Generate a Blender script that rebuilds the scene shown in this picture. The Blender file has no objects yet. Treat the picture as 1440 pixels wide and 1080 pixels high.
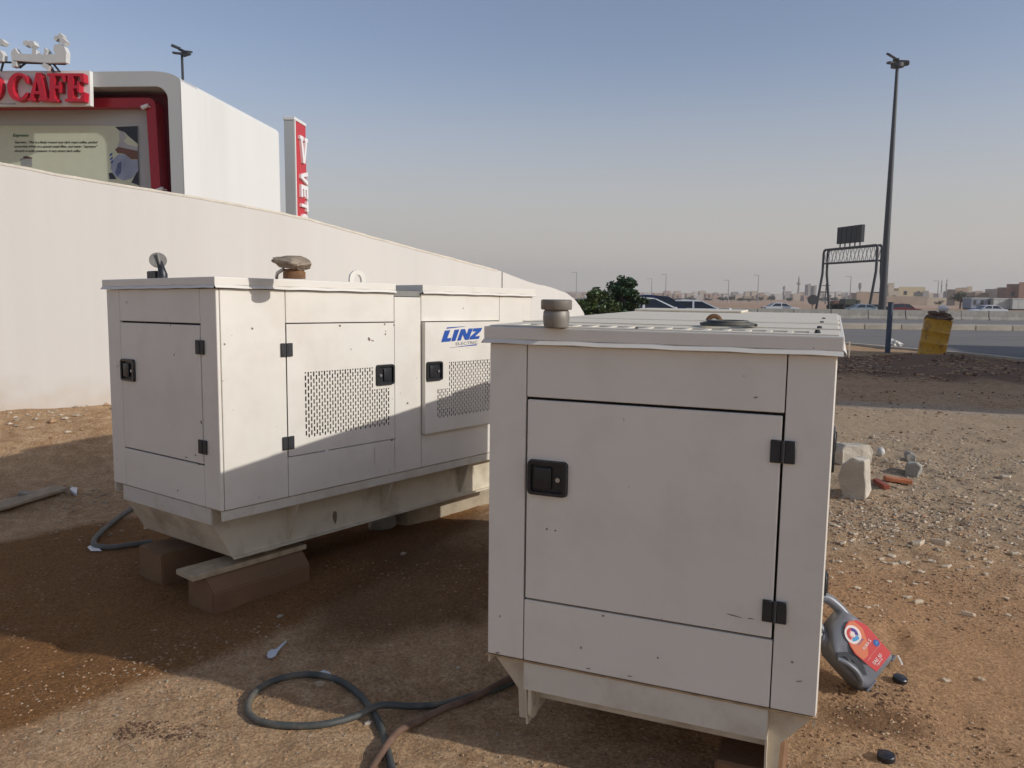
import bpy, bmesh, math, random
from mathutils import Vector, Matrix, noise
rad = math.radians
S = bpy.context.scene
COL = S.collection
rnd = random.Random(7)

# ------------------------------------------------------------------ camera
FPX, PITCH, ROLL, CAMH = 1116.12, 0.1174, 0.0113, 1.5
cp, sp, cr, sr = math.cos(PITCH), math.sin(PITCH), math.cos(ROLL), math.sin(ROLL)
CF = Vector((0, cp, -sp)); _U = Vector((0, sp, cp)); _R = Vector((1, 0, 0))
CR = cr*_R + sr*_U; CU = -sr*_R + cr*_U
CAM = Vector((0, 0, CAMH))
cd = bpy.data.cameras.new('camera'); co = bpy.data.objects.new('camera', cd); COL.objects.link(co)
co.matrix_world = Matrix((( CR.x, CU.x, -CF.x, 0), (CR.y, CU.y, -CF.y, 0), (CR.z, CU.z, -CF.z, CAMH), (0, 0, 0, 1)))
cd.sensor_width = 36; cd.lens = FPX/1440*36; cd.clip_end = 9000; cd.clip_start = 0.05
S.camera = co

# ------------------------------------------------------------------ light
SUN_EL = rad(25.5)
SX, SY = 0.933, -0.360
sun_dir = Vector((SX*math.cos(SUN_EL), SY*math.cos(SUN_EL), math.sin(SUN_EL))).normalized()
w = bpy.data.worlds.new('World'); S.world = w; w.use_nodes = True
nt = w.node_tree; nt.nodes.clear()
sky = nt.nodes.new('ShaderNodeTexSky'); sky.sky_type = 'NISHITA'; sky.sun_disc = False
sky.sun_elevation = SUN_EL; sky.sun_rotation = math.atan2(SX, SY)
sky.altitude = 0; sky.air_density = 1.0; sky.dust_density = 1.0; sky.ozone_density = 1.0
hs_ = nt.nodes.new('ShaderNodeHueSaturation'); hs_.inputs['Saturation'].default_value = 0.8
tint = nt.nodes.new('ShaderNodeMix'); tint.data_type = 'RGBA'; tint.blend_type = 'MULTIPLY'
tint.inputs[0].default_value = 1.0; tint.inputs[7].default_value = (0.75, 0.755, 0.83, 1)
bg = nt.nodes.new('ShaderNodeBackground'); bg.inputs[1].default_value = SKY_S = 0.108
wo = nt.nodes.new('ShaderNodeOutputWorld')
nt.links.new(sky.outputs[0], hs_.inputs['Color']); nt.links.new(hs_.outputs[0], tint.inputs[6])
tcw = nt.nodes.new('ShaderNodeTexCoord'); sxw = nt.nodes.new('ShaderNodeSeparateXYZ'); nt.links.new(tcw.outputs['Generated'], sxw.inputs[0])
# dusty air towards the horizon, the same all round
mrw = nt.nodes.new('ShaderNodeMapRange'); mrw.interpolation_type = 'SMOOTHSTEP'; nt.links.new(sxw.outputs[2], mrw.inputs[0])
mrw.inputs['From Min'].default_value = 0.0; mrw.inputs['From Max'].default_value = 0.30; mrw.inputs['To Min'].default_value = .92; mrw.inputs['To Max'].default_value = 0.0
hzw = nt.nodes.new('ShaderNodeMix'); hzw.data_type = 'RGBA'; nt.links.new(mrw.outputs[0], hzw.inputs[0]); nt.links.new(tint.outputs[2], hzw.inputs[6]); hzw.inputs[7].default_value = (.40/SKY_S, .368/SKY_S, .34/SKY_S, 1)
nt.links.new(hzw.outputs[2], bg.inputs[0]); nt.links.new(bg.outputs[0], wo.inputs[0])
sd = bpy.data.lights.new('sun', 'SUN'); so = bpy.data.objects.new('sun', sd); COL.objects.link(so)
sd.energy = 2.12; sd.angle = rad(0.6); sd.color = (1.0, 0.965, 0.92)
so.rotation_euler = sun_dir.to_track_quat('Z', 'Y').to_euler(); so.location = (20, -10, 20)
S.view_settings.view_transform = 'Standard'; S.view_settings.look = 'None'
S.view_settings.exposure = 0.43; S.view_settings.gamma = 1; S.view_settings.use_curve_mapping = False
S.render.engine = 'CYCLES'
S.cycles.volume_bounces = 0; S.cycles.max_bounces = 8

# ------------------------------------------------------------------ pixel helpers (photo pixels -> points of the place)
def ray(x, y): return CF + CR*((x-720)/FPX) - CU*((y-540)/FPX)
def PY(x, y, Y):
    d = ray(x, y); return CAM + d*(Y/d.y)
def PZ(x, y, z=0.0):
    d = ray(x, y); return CAM + d*((z-CAMH)/d.z)
def PP(x, y, p0, n):
    d = ray(x, y); return CAM + d*((p0-CAM).dot(n)/d.dot(n))

# ------------------------------------------------------------------ tags and linking
def tag(o, label=None, cat=None, group=None, kind=None):
    if label: o['label'] = label
    if cat: o['category'] = cat
    if group: o['group'] = group
    if kind: o['kind'] = kind
    return o
def empty(name, loc=(0,0,0), rot=(0,0,0), label=None, cat=None, group=None):
    o = bpy.data.objects.new(name, None); COL.objects.link(o); o.empty_display_size = .1
    o.location = loc; o.rotation_euler = rot
    return tag(o, label, cat, group)
def link(name, me, mat=None, parent=None, loc=None, rot=None, smooth=False):
    if mat is not None:
        me.materials.clear(); me.materials.append(mat)
    if smooth:
        me.polygons.foreach_set('use_smooth', [True]*len(me.polygons))
        try: me.set_sharp_from_angle(angle=rad(40))
        except Exception: pass
    o = bpy.data.objects.new(name, me); COL.objects.link(o)
    if parent: o.parent = parent
    if loc is not None: o.location = loc
    if rot is not None: o.rotation_euler = rot
    return o
def copy_tree(o, parent=None):
    c = o.copy(); COL.objects.link(c)
    if parent: c.parent = parent
    for ch in list(o.children): copy_tree(ch, c)
    return c

class MB:
    def __init__(s): s.bm = bmesh.new()
    def box(s, x0, x1, y0, y1, z0, z1, bev=0, seg=1, M=None):
        vs = [s.bm.verts.new((x, y, z)) for x in (x0, x1) for y in (y0, y1) for z in (z0, z1)]
        f = [(0,1,3,2),(4,6,7,5),(0,4,5,1),(2,3,7,6),(0,2,6,4),(1,5,7,3)]
        fs = [s.bm.faces.new([vs[i] for i in q]) for q in f]
        if M is not None:
            for v in vs: v.co = M @ v.co
        if bev > 0:
            es = list({e for q in fs for e in q.edges})
            bmesh.ops.bevel(s.bm, geom=es, offset=bev, segments=seg, profile=.6, affect='EDGES')
        return s
    def prism(s, poly, d, origin=Vector((0,0,0)), ax=Vector((1,0,0)), ay=Vector((0,0,1)), an=Vector((0,1,0)), off=0.0, scale_top=None):
        "polygon (a,b) on plane origin+a*ax+b*ay, extruded d along an starting at off"
        n = len(poly)
        b0 = [s.bm.verts.new(origin + ax*a + ay*b + an*off) for a, b in poly]
        b1 = [s.bm.verts.new(origin + ax*a + ay*b + an*(off+d)) for a, b in poly]
        s.bm.faces.new(b0); s.bm.faces.new(b1[::-1])
        for i in range(n):
            j = (i+1) % n
            s.bm.faces.new([b0[i], b1[i], b1[j], b0[j]])
        return s
    def tube(s, pts, r, n=10, cap=True):
        pts = [Vector(p) for p in pts]; rings = []
        rs = r if isinstance(r, (list, tuple)) else [r]*len(pts)
        up = Vector((0, 0, 1)); prev = None
        for i, p in enumerate(pts):
            t = (pts[min(i+1, len(pts)-1)] - pts[max(i-1, 0)]).normalized()
            if prev is None:
                a = t.cross(up)
                if a.length < .05: a = t.cross(Vector((1, 0, 0)))
            else:
                a = prev - t*prev.dot(t)
            a.normalize(); b = t.cross(a); prev = a
            rings.append([s.bm.verts.new(p + (a*math.cos(2*math.pi*k/n) + b*math.sin(2*math.pi*k/n))*rs[i]) for k in range(n)])
        for i in range(len(rings)-1):
            for k in range(n):
                s.bm.faces.new([rings[i][k], rings[i][(k+1)%n], rings[i+1][(k+1)%n], rings[i+1][k]])
        if cap:
            s.bm.faces.new(rings[0][::-1]); s.bm.faces.new(rings[-1])
        return s
    def quad(s, pts):
        s.bm.faces.new([s.bm.verts.new(p) for p in pts]); return s
    def mesh(s, name='m'):
        bmesh.ops.recalc_face_normals(s.bm, faces=s.bm.faces)
        me = bpy.data.meshes.new(name); s.bm.to_mesh(me); s.bm.free(); return me
    def add(s, name, mat, parent=None, smooth=False, **k): return link(name, s.mesh(name), mat, parent, smooth=smooth, **k)

def smooth_curve(pts, n=8):
    pts = [Vector(p) for p in pts]; out = []
    P = [pts[0]*2-pts[1]] + pts + [pts[-1]*2-pts[-2]]
    for i in range(1, len(P)-2):
        for k in range(n):
            t = k/n; a, b, c, d = P[i-1], P[i], P[i+1], P[i+2]
            out.append(.5*((2*b) + (c-a)*t + (2*a-5*b+4*c-d)*t*t + (3*b-a-3*c+d)*t**3))
    out.append(pts[-1]); return out

def text_mesh(txt, size=1.0, extrude=0.0, shear=0.0, align='LEFT', bold=0.0):
    cu = bpy.data.curves.new('t', 'FONT'); cu.body = txt; cu.size = size; cu.extrude = extrude; cu.shear = shear
    cu.align_x = align; cu.offset = bold; cu.resolution_u = 3
    ob = bpy.data.objects.new('t', cu); me = bpy.data.meshes.new_from_object(ob)
    bpy.data.objects.remove(ob); return me

# ------------------------------------------------------------------ materials
MATS = {}
def mat(name, col, rough=.6, var=.12, scale=6.0, bump=0.0, bscale=60.0, metal=0.0, dirt=None, dirt_amt=.0, dscale=3.0, spec=.5, streak=False, speck=None, speck_thr=.72, speck_scale=40.):
    if name in MATS: return MATS[name]
    m = bpy.data.materials.new(name); m.use_nodes = True; n = m.node_tree.nodes; L = m.node_tree.links
    b = n['Principled BSDF']; b.inputs['Roughness'].default_value = rough; b.inputs['Metallic'].default_value = metal
    b.inputs['Specular IOR Level'].default_value = spec
    tc = n.new('ShaderNodeTexCoord'); src = tc.outputs['Object']
    if streak:
        mp = n.new('ShaderNodeMapping'); mp.inputs['Scale'].default_value = (1, 1, .12); L.new(src, mp.inputs[0]); ssrc = mp.outputs[0]
    else: ssrc = src
    nz = n.new('ShaderNodeTexNoise'); nz.inputs['Scale'].default_value = scale; nz.inputs['Detail'].default_value = 6; L.new(ssrc, nz.inputs[0])
    cr_ = n.new('ShaderNodeValToRGB'); L.new(nz.outputs[0], cr_.inputs[0])
    e = cr_.color_ramp.elements; e[0].position = .3; e[1].position = .7
    e[0].color = (*[c*(1-var) for c in col], 1); e[1].color = (*[min(1, c*(1+var)) for c in col], 1)
    out = cr_.outputs[0]
    if dirt is not None:
        n2 = n.new('ShaderNodeTexNoise'); n2.inputs['Scale'].default_value = dscale; n2.inputs['Detail'].default_value = 8; n2.inputs['Roughness'].default_value = .65; L.new(ssrc, n2.inputs[0])
        r2 = n.new('ShaderNodeValToRGB'); r2.color_ramp.elements[0].position = .48; r2.color_ramp.elements[1].position = .72
        r2.color_ramp.elements[0].color = (0,0,0,1); r2.color_ramp.elements[1].color = (dirt_amt,)*3+(1,); L.new(n2.outputs[0], r2.inputs[0])
        mx = n.new('ShaderNodeMix'); mx.data_type = 'RGBA'; L.new(r2.outputs[0], mx.inputs[0]); L.new(out, mx.inputs[6]); mx.inputs[7].default_value = (*dirt, 1); out = mx.outputs[2]
    if speck is not None:
        n3 = n.new('ShaderNodeTexNoise'); n3.inputs['Scale'].default_value = speck_scale; n3.inputs['Detail'].default_value = 2; L.new(src, n3.inputs[0])
        r3 = n.new('ShaderNodeValToRGB'); r3.color_ramp.elements[0].position = speck_thr; r3.color_ramp.elements[1].position = speck_thr+.02; L.new(n3.outputs[0], r3.inputs[0])
        mx = n.new('ShaderNodeMix'); mx.data_type = 'RGBA'; L.new(r3.outputs[0], mx.inputs[0]); L.new(out, mx.inputs[6]); mx.inputs[7].default_value = (*speck, 1); out = mx.outputs[2]
    L.new(out, b.inputs['Base Color'])
    if bump > 0:
        nb = n.new('ShaderNodeTexNoise'); nb.inputs['Scale'].default_value = bscale; nb.inputs['Detail'].default_value = 5; L.new(src, nb.inputs[0])
        bp = n.new('ShaderNodeBump'); bp.inputs['Strength'].default_value = bump; bp.inputs['Distance'].default_value = .02; L.new(nb.outputs[0], bp.inputs['Height']); L.new(bp.outputs[0], b.inputs['Normal'])
    MATS[name] = m; return m

WHITE = mat('cream_panel_paint', (.765, .72, .635), .42, .03, 2.5, dirt=(.57, .50, .40), dirt_amt=.34, dscale=3.6, bump=.02, bscale=25, speck=(.26, .19, .14), speck_thr=.765, speck_scale=34)
WHITE_D = mat('dusty_cream_paint', (.66, .615, .52), .6, .05, 4, dirt=(.36, .28, .2), dirt_amt=.55, dscale=4, bump=.05)
ROOF = mat('dusty_roof_paint', (.74, .67, .54), .75, .08, 5, dirt=(.52, .44, .32), dirt_amt=.6, dscale=5, bump=.06)
SKID = mat('skid_paint_dirty', (.62, .55, .42), .6, .08, 4, dirt=(.27, .19, .12), dirt_amt=.7, dscale=5, bump=.06)
SEAM = mat('dark_seam', (.022, .018, .014), .9, .1)
BAFFLE = mat('cream_baffle', (.50, .46, .37), .7, .1)
BLACK = mat('black_plastic', (.017, .018, .021), .38, .15, 20, bump=.05, bscale=200)
BLACK2 = mat('black_hinge_metal', (.025, .025, .027), .5, .2, 30)
STEEL = mat('steel', (.45, .45, .45), .35, .1, 20, metal=.8)
GALV = mat('weathered_steel', (.24, .22, .19), .55, .2, 15, metal=.45, dirt=(.16, .11, .07), dirt_amt=.6, dscale=12)
RUST = mat('rusty_steel', (.22, .11, .05), .85, .3, 25, bump=.2)
STONE = mat('pale_brown_stone', (.30, .235, .17), .9, .3, 12, bump=.5, bscale=30)
CONC = mat('broken_concrete', (.52, .46, .37), .92, .14, 8, bump=.35, bscale=45)
CONC2 = mat('grey_concrete', (.34, .32, .275), .92, .14, 3, bump=.15, dirt=(.2, .17, .13), dirt_amt=.5, dscale=1.0)
KERBM = mat('brown_kerb_paint', (.22, .118, .058), .85, .2, 6, bump=.15, dirt=(.12, .07, .04), dirt_amt=.6)
WOODM = mat('weathered_timber', (.46, .36, .23), .85, .25, 14, bump=.2, streak=True)
WOODG = mat('grey_plank', (.27, .235, .185), .9, .2, 14, bump=.25)
HOSE = mat('black_rubber_hose', (.07, .075, .068), .6, .2, 9, dirt=(.26, .2, .13), dirt_amt=.55, dscale=9)
HOSEB = mat('brown_rubber_hose', (.15, .085, .055), .7, .15, 9, dirt=(.3, .2, .13), dirt_amt=.6, dscale=9)
GREYPL = mat('grey_bottle_plastic', (.165, .175, .195), .36, .08, 20, dirt=(.25, .17, .11), dirt_amt=.22, dscale=14)
REDL = mat('red_label', (.56, .035, .03), .4, .05)
ORANGEL = mat('orange_label', (.66, .17, .07), .4, .05)
PINKL = mat('pale_label', (.78, .68, .62), .4, .03)
BLUEL = mat('blue_print', (.03, .09, .32), .4, .1)
BLUE2 = mat('light_blue_print', (.05, .32, .60), .4, .1)
LINZB = mat('logo_blue', (.02, .085, .36), .4, .04)
PRINTG = mat('logo_grey', (.10, .10, .11), .5, .04)
PRINTW = mat('white_print', (.82, .80, .78), .5, .02)
PLW = mat('white_plastic', (.62, .66, .70), .4, .06)
WALLM = mat('cream_wall_render', (.69, .66, .605), .9, .03, .9, bump=.06, bscale=10, streak=True, dirt=(.62, .56, .49), dirt_amt=.35, dscale=1.3)
n_ = WALLM.node_tree.nodes; L_ = WALLM.node_tree.links; b_ = n_['Principled BSDF']; src_ = b_.inputs['Base Color'].links[0].from_socket
tc_ = n_.new('ShaderNodeTexCoord'); sp_ = n_.new('ShaderNodeSeparateXYZ'); L_.new(tc_.outputs['Object'], sp_.inputs[0])
nz_ = n_.new('ShaderNodeTexNoise'); nz_.inputs['Scale'].default_value = 5; nz_.inputs['Detail'].default_value = 8; L_.new(tc_.outputs['Object'], nz_.inputs[0])
ma_ = n_.new('ShaderNodeMath'); ma_.operation = 'MULTIPLY_ADD'; L_.new(nz_.outputs[0], ma_.inputs[0]); ma_.inputs[1].default_value = .7; L_.new(sp_.outputs[2], ma_.inputs[2])
mr_w = n_.new('ShaderNodeMapRange'); L_.new(ma_.outputs[0], mr_w.inputs[0]); mr_w.inputs['From Min'].default_value = .62; mr_w.inputs['From Max'].default_value = 1.05; mr_w.inputs['To Min'].default_value = .6; mr_w.inputs['To Max'].default_value = 0
mx_w = n_.new('ShaderNodeMix'); mx_w.data_type = 'RGBA'; L_.new(mr_w.outputs[0], mx_w.inputs[0]); L_.new(src_, mx_w.inputs[6]); mx_w.inputs[7].default_value = (.55, .45, .34, 1)
mp_ = n_.new('ShaderNodeMapping'); mp_.inputs['Scale'].default_value = (1, 1, .03); L_.new(tc_.outputs['Object'], mp_.inputs[0])
ns_ = n_.new('ShaderNodeTexNoise'); ns_.inputs['Scale'].default_value = 9; ns_.inputs['Detail'].default_value = 4; L_.new(mp_.outputs[0], ns_.inputs[0])
rs_ = n_.new('ShaderNodeValToRGB'); rs_.color_ramp.elements[0].position = .35; rs_.color_ramp.elements[1].position = .65; rs_.color_ramp.elements[0].color = (.985, .982, .978, 1); rs_.color_ramp.elements[1].color = (1.01, 1.01, 1.01, 1); L_.new(ns_.outputs[0], rs_.inputs[0])
mm_ = n_.new('ShaderNodeMix'); mm_.data_type = 'RGBA'; mm_.blend_type = 'MULTIPLY'; mm_.inputs[0].default_value = 1; L_.new(mx_w.outputs[2], mm_.inputs[6]); L_.new(rs_.outputs[0], mm_.inputs[7]); L_.new(mm_.outputs[2], b_.inputs['Base Color'])
WALLT = mat('wall_edge_render', (.72, .66, .55), .92, .12, 8, bump=.4, bscale=20)
CLAD = mat('white_cladding', (.76, .755, .71), .5, .02, 1.5, streak=True, dirt=(.55, .52, .46), dirt_amt=.3, dscale=.8)
CLADG = mat('grey_shade_cladding', (.47, .48, .46), .45, .03, 1.0)  # grey of the inner panel; paints shade onto frame front and pylon body
REDP = mat('red_gloss_paint', (.40, .012, .028), .35, .06)
MAROON = mat('maroon_paint', (.16, .008, .022), .55, .08)
REDSIGN = mat('pylon_red', (.52, .035, .045), .5, .05)
ASPH = mat('asphalt', (.18, .162, .145), .9, .14, .35, bump=.12, bscale=60, dirt=(.19, .17, .145), dirt_amt=.7, dscale=.18)
KERBP = mat('dusty_kerb_concrete', (.46, .40, .31), .92, .15, 2, bump=.2)
POSTB = mat('blue_grey_post', (.06, .085, .125), .6, .12, 8)
YEL = mat('yellow_barrel_paint', (.58, .31, .02), .5, .2, 5, dirt=(.07, .04, .02), dirt_amt=.9, dscale=5)
BAG = mat('brown_rubbish', (.14, .08, .05), .7, .3, 20, bump=.6, bscale=20)
DARKM = mat('dark_steel', (.035, .035, .038), .6, .15, 6)
MASTM = mat('mast_steel', (.05, .05, .053), .5, .1, 2, metal=.2)
GLASS = mat('dark_glass', (.018, .024, .032), .12, .05)
TYRE = mat('tyre', (.02, .02, .02), .8, .1)
CARW = mat('white_car_paint', (.62, .63, .64), .25, .02)
CARB = mat('navy_car_paint', (.012, .022, .07), .22, .02)
CARR = mat('dark_red_car_paint', (.16, .015, .02), .3, .02)
CARS_ = mat('silver_blue_car_paint', (.28, .34, .38), .3, .02)
LEAFD = mat('dark_green_leaf', (.028, .062, .020), .55, .35, 3)
LEAFL = mat('light_green_leaf', (.062, .095, .022), .55, .35, 3)
LEAFO = mat('dusty_olive_leaf', (.075, .085, .045), .7, .3, .5)
BARK = mat('bark', (.12, .085, .055), .9, .2, 10)
ORNG = mat('orange_plastic', (.42, .13, .05), .7, .25, 10, dirt=(.35, .22, .12), dirt_amt=.7, dscale=20)

# ------------------------------------------------------------------ terrain
W0 = Vector((-4.07, 7.37, 0)); WD = Vector((.6056, .7958, 0)).normalized(); WN = Vector((WD.y, -WD.x, 0)); WN2 = Vector((.41, -.912, 0))
ROADEDGE = [(-60, 44), (0, 35), (8, 29.2), (10.3, 26.2), (10.95, 23), (11.9, 18.4), (13.1, 12), (15.5, 0), (20, -20), (26, -60)]
def sstep(a, b, x):
    t = max(0, min(1, (x-a)/(b-a))); return t*t*(3-2*t)
def edge_x(Y):
    # x of the road edge at given Y (ROADEDGE runs from far left to near right)
    pts = ROADEDGE
    for (x0, y0), (x1, y1) in zip(pts, pts[1:]):
        if y1 <= Y <= y0: return x0 + (x1-x0)*(y0-Y)/(y0-y1)
    return pts[0][0] if Y > pts[0][1] else pts[-1][0]
def hbase(x, y):
    z = -1.0*sstep(14, 84, y)*1.0 if y < 84 else -1.0 - 2.0*sstep(110, 420, y)
    if y < 84: z = -max(0, y-20)/64.0 if y > 20 else 0
    d = max((Vector((x, y, 0))-W0).dot(WN), (Vector((x, y, 0))-W0).dot(WN2)); t = (Vector((x, y, 0))-W0).dot(WD)
    z += .36*sstep(2.6, .25, d)*sstep(5.0, 1.5, t)*sstep(-14, -6, t)
    return z
def hfine(x, y):
    n = noise.noise((x*.35, y*.35, 0))*.05 + noise.noise((x*1.3, y*1.3, 3))*.018
    f = 0
    if y < 14 and abs(x) < 9:
        f = noise.noise((x*4.2, y*4.2, 7))*.011 + noise.noise((x*11, y*11, 1))*.005 + abs(noise.noise((x*2.3+9, y*2.3, 4)))*.012
        if y < 8.5 and abs(x) < 6:
            q = noise.noise((x*.8+3, y*.8, 8)); c_ = max(0, q+.25)
            f += (1-abs(noise.noise((x*14, y*14, 11)))*2.2)*.004*c_*2 + noise.noise((x*19, y*19, 2))*.0035 + dents(x, y)
        rb = math.exp(-((x-3.0)**2/1.6 + (y-6.4)**2/1.2))
        f += rb*(.05+.03*noise.noise((x*6, y*6, 2)))
    n += .22*math.exp(-((x-9.3)**2/3.2 + (y-17.6)**2/.9)) + .12*math.exp(-((x-8.0)**2/9 + (y-14.6)**2/2))*(.5+noise.noise((x*2, y*2, 5)))
    return n + f
DENTS = [(random.Random(91+i).uniform(-2.6, 3.4), random.Random(191+i).uniform(1.9, 6.5), random.Random(291+i).uniform(0, 6.28)) for i in range(34)]
def dents(x, y):
    z = 0
    for dx, dy, a in DENTS:
        u, v = x-dx, y-dy
        if u*u+v*v > .09: continue
        p, q = u*math.cos(a)+v*math.sin(a), -u*math.sin(a)+v*math.cos(a)
        r = (p/.13)**2+(q/.05)**2; z += -.011*math.exp(-r**1.5)+.004*math.exp(-(r-2.2)**2)
    return z
def on_road(x, y): return (y > 44) or x > edge_x(y) + .05 if y < 44 else y < 112
def gz(x, y):
    z = hbase(x, y)
    if y < 112 and (y > 44 or x > edge_x(y)): return z - .05
    k = 1.0
    if y < 60: k = sstep(0, .8, edge_x(y)-x)
    return z + hfine(x, y)*k if y < 60 else z + noise.noise((x*.01, y*.01, 0))*.5*sstep(112, 200, y)
def G(px, py):
    z = 0
    for _ in range(8):
        p = PZ(px, py, z); z = gz(p.x, p.y)
    return Vector((p.x, p.y, z))
def axis(fine0, fine1, step, lo, hi, grow=1.16):
    a = []; v = fine0
    while v < fine1: a.append(v); v += step
    s = step; v = fine1
    while v < hi: a.append(v); s *= grow; v += s
    a.append(hi); s = step; v = fine0
    while True:
        s *= grow; v -= s
        if v < lo: break
        a.append(v)
    a.append(lo); return sorted(a)
def groundmat():
    m = bpy.data.materials.new('dry_dirt'); m.use_nodes = True; n = m.node_tree.nodes; L = m.node_tree.links
    b = n['Principled BSDF']; b.inputs['Roughness'].default_value = .95; b.inputs['Specular IOR Level'].default_value = .15
    tc = n.new('ShaderNodeTexCoord'); P = tc.outputs['Object']
    def N(scale, det=8, r=.6, dist=0):
        t = n.new('ShaderNodeTexNoise'); t.inputs['Scale'].default_value = scale; t.inputs['Detail'].default_value = det; t.inputs['Roughness'].default_value = r; t.inputs['Distortion'].default_value = dist; L.new(P, t.inputs[0]); return t.outputs[0]
    def ramp(src, a, b_, ca=(0,0,0), cb=(1,1,1)):
        t = n.new('ShaderNodeValToRGB'); t.color_ramp.elements[0].position = a; t.color_ramp.elements[1].position = b_
        t.color_ramp.elements[0].color = (*ca, 1); t.color_ramp.elements[1].color = (*cb, 1); L.new(src, t.inputs[0]); return t.outputs[0]
    def mix(f, a, b_, bt='MIX'):
        t = n.new('ShaderNodeMix'); t.data_type = 'RGBA'; t.blend_type = bt
        for v, i in ((f, 0), (a, 6), (b_, 7)):
            if isinstance(v, (tuple, float)): t.inputs[i].default_value = v if isinstance(v, float) else (*v, 1)
            else: L.new(v, t.inputs[i])
        return t.outputs[2]
    def math_(op, a, b_=0.0, c=None):
        t = n.new('ShaderNodeMath'); t.operation = op
        for v, i in ((a, 0), (b_, 1)):
            if isinstance(v, (int, float)): t.inputs[i].default_value = v
            else: L.new(v, t.inputs[i])
        return t.outputs[0]
    wob = n.new('ShaderNodeTexNoise'); wob.inputs['Scale'].default_value = 1.6; wob.inputs['Detail'].default_value = 6; L.new(P, wob.inputs[0])
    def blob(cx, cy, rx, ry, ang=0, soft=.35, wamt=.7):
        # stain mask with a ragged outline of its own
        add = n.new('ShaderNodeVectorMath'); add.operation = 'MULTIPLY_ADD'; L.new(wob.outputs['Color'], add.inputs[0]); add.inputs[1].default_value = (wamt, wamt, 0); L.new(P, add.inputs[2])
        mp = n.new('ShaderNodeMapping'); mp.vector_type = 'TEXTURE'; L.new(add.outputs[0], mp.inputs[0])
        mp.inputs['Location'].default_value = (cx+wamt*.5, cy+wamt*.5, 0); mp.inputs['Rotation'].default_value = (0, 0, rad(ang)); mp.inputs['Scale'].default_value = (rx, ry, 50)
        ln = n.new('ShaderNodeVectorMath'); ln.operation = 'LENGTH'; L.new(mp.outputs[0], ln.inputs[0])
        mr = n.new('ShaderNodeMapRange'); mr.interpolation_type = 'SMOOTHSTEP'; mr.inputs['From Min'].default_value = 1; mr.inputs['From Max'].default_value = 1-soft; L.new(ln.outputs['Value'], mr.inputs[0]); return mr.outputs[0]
    base = ramp(N(1.1, 10, .62), .32, .68, (.41, .245, .125), (.58, .385, .225))
    base = mix(ramp(N(9, 6, .7), .42, .66), base, (.66, .45, .27))
    fine = ramp(N(75, 4, .7), .3, .75, (.50, .48, .45), (1.35, 1.33, 1.3))
    # grey rubbly zone at the right, red-brown soil near the bottle
    base = mix(math_('MULTIPLY', blob(4.6, 7.6, 4.2, 4.4, 10, .5, 1.6), .75), base, (.51, .40, .275))
    base = mix(math_('MULTIPLY', blob(1.9, 3.3, 1.5, 1.4, 0, .6, .7), .8), base, (.51, .305, .165))
    base = mix(math_('MULTIPLY', blob(5.6, 10.5, 3.0, .6, 155, .7, 1.3), .6), base, (.50, .42, .33))
    base = mix(math_('MULTIPLY', blob(9.0, 16.2, 5.0, 3.2, 0, .4, 1.2), .8), base, (.20, .12, .085))
    # wet / oil stained soil
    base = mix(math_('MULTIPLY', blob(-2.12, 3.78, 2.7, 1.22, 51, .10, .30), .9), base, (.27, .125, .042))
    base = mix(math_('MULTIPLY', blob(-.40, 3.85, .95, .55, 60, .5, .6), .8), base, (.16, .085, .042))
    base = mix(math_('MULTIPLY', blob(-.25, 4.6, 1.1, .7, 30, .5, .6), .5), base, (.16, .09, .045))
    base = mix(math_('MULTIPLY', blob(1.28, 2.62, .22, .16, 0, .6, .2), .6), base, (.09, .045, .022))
    # scattered pebbles and flecks
    vo = n.new('ShaderNodeTexVoronoi'); vo.inputs['Scale'].default_value = 38; L.new(P, vo.inputs[0])
    peb = ramp(vo.outputs['Distance'], .12, .2, (1, 1, 1), (0, 0, 0))
    pm = math_('MULTIPLY', peb, ramp(N(7, 3), .5, .62))
    pc = ramp(vo.outputs['Color'], .2, .8, (.15, .09, .055), (.52, .43, .32))
    base = mix(math_('MULTIPLY', pm, .8), base, pc)
    # big scale: desert beyond the road is pink sand
    sx = n.new('ShaderNodeSeparateXYZ'); L.new(P, sx.inputs[0])
    far = n.new('ShaderNodeMapRange'); far.inputs['From Min'].default_value = 90; far.inputs['From Max'].default_value = 130; L.new(sx.outputs[1], far.inputs[0])
    sand = ramp(N(.012, 6), .35, .65, (.38, .24, .15), (.50, .35, .24))
    col = mix(1.0, base, fine, 'MULTIPLY')
    col = mix(far.outputs[0], col, sand)
    L.new(col, b.inputs['Base Color'])
    hgt = math_('ADD', math_('MULTIPLY', N(28, 8, .7), .8), math_('MULTIPLY', N(140, 4, .7), .25))
    hgt = math_('ADD', hgt, math_('MULTIPLY', pm, .35))
    hgt = math_('ADD', hgt, math_('MULTIPLY', N(6, 6, .6), 1.2))
    bp = n.new('ShaderNodeBump'); bp.inputs['Strength'].default_value = .9; bp.inputs['Distance'].default_value = .03; L.new(hgt, bp.inputs['Height']); L.new(bp.outputs[0], b.inputs['Normal'])
    return m
xs = axis(-4.4, 5.0, .028, -3500, 3500, 1.09); ys = axis(1.7, 7.6, .028, -400, 6000, 1.07)
verts = []; nx = len(xs)
for y in ys:
    for x in xs: verts.append((x, y, gz(x, y)))
faces = [(j*nx+i, j*nx+i+1, (j+1)*nx+i+1, (j+1)*nx+i) for j in range(len(ys)-1) for i in range(nx-1)]
me = bpy.data.meshes.new('ground'); me.from_pydata(verts, [], faces)
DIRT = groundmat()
tag(link('ground', me, DIRT, smooth=True), kind='structure')

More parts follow.
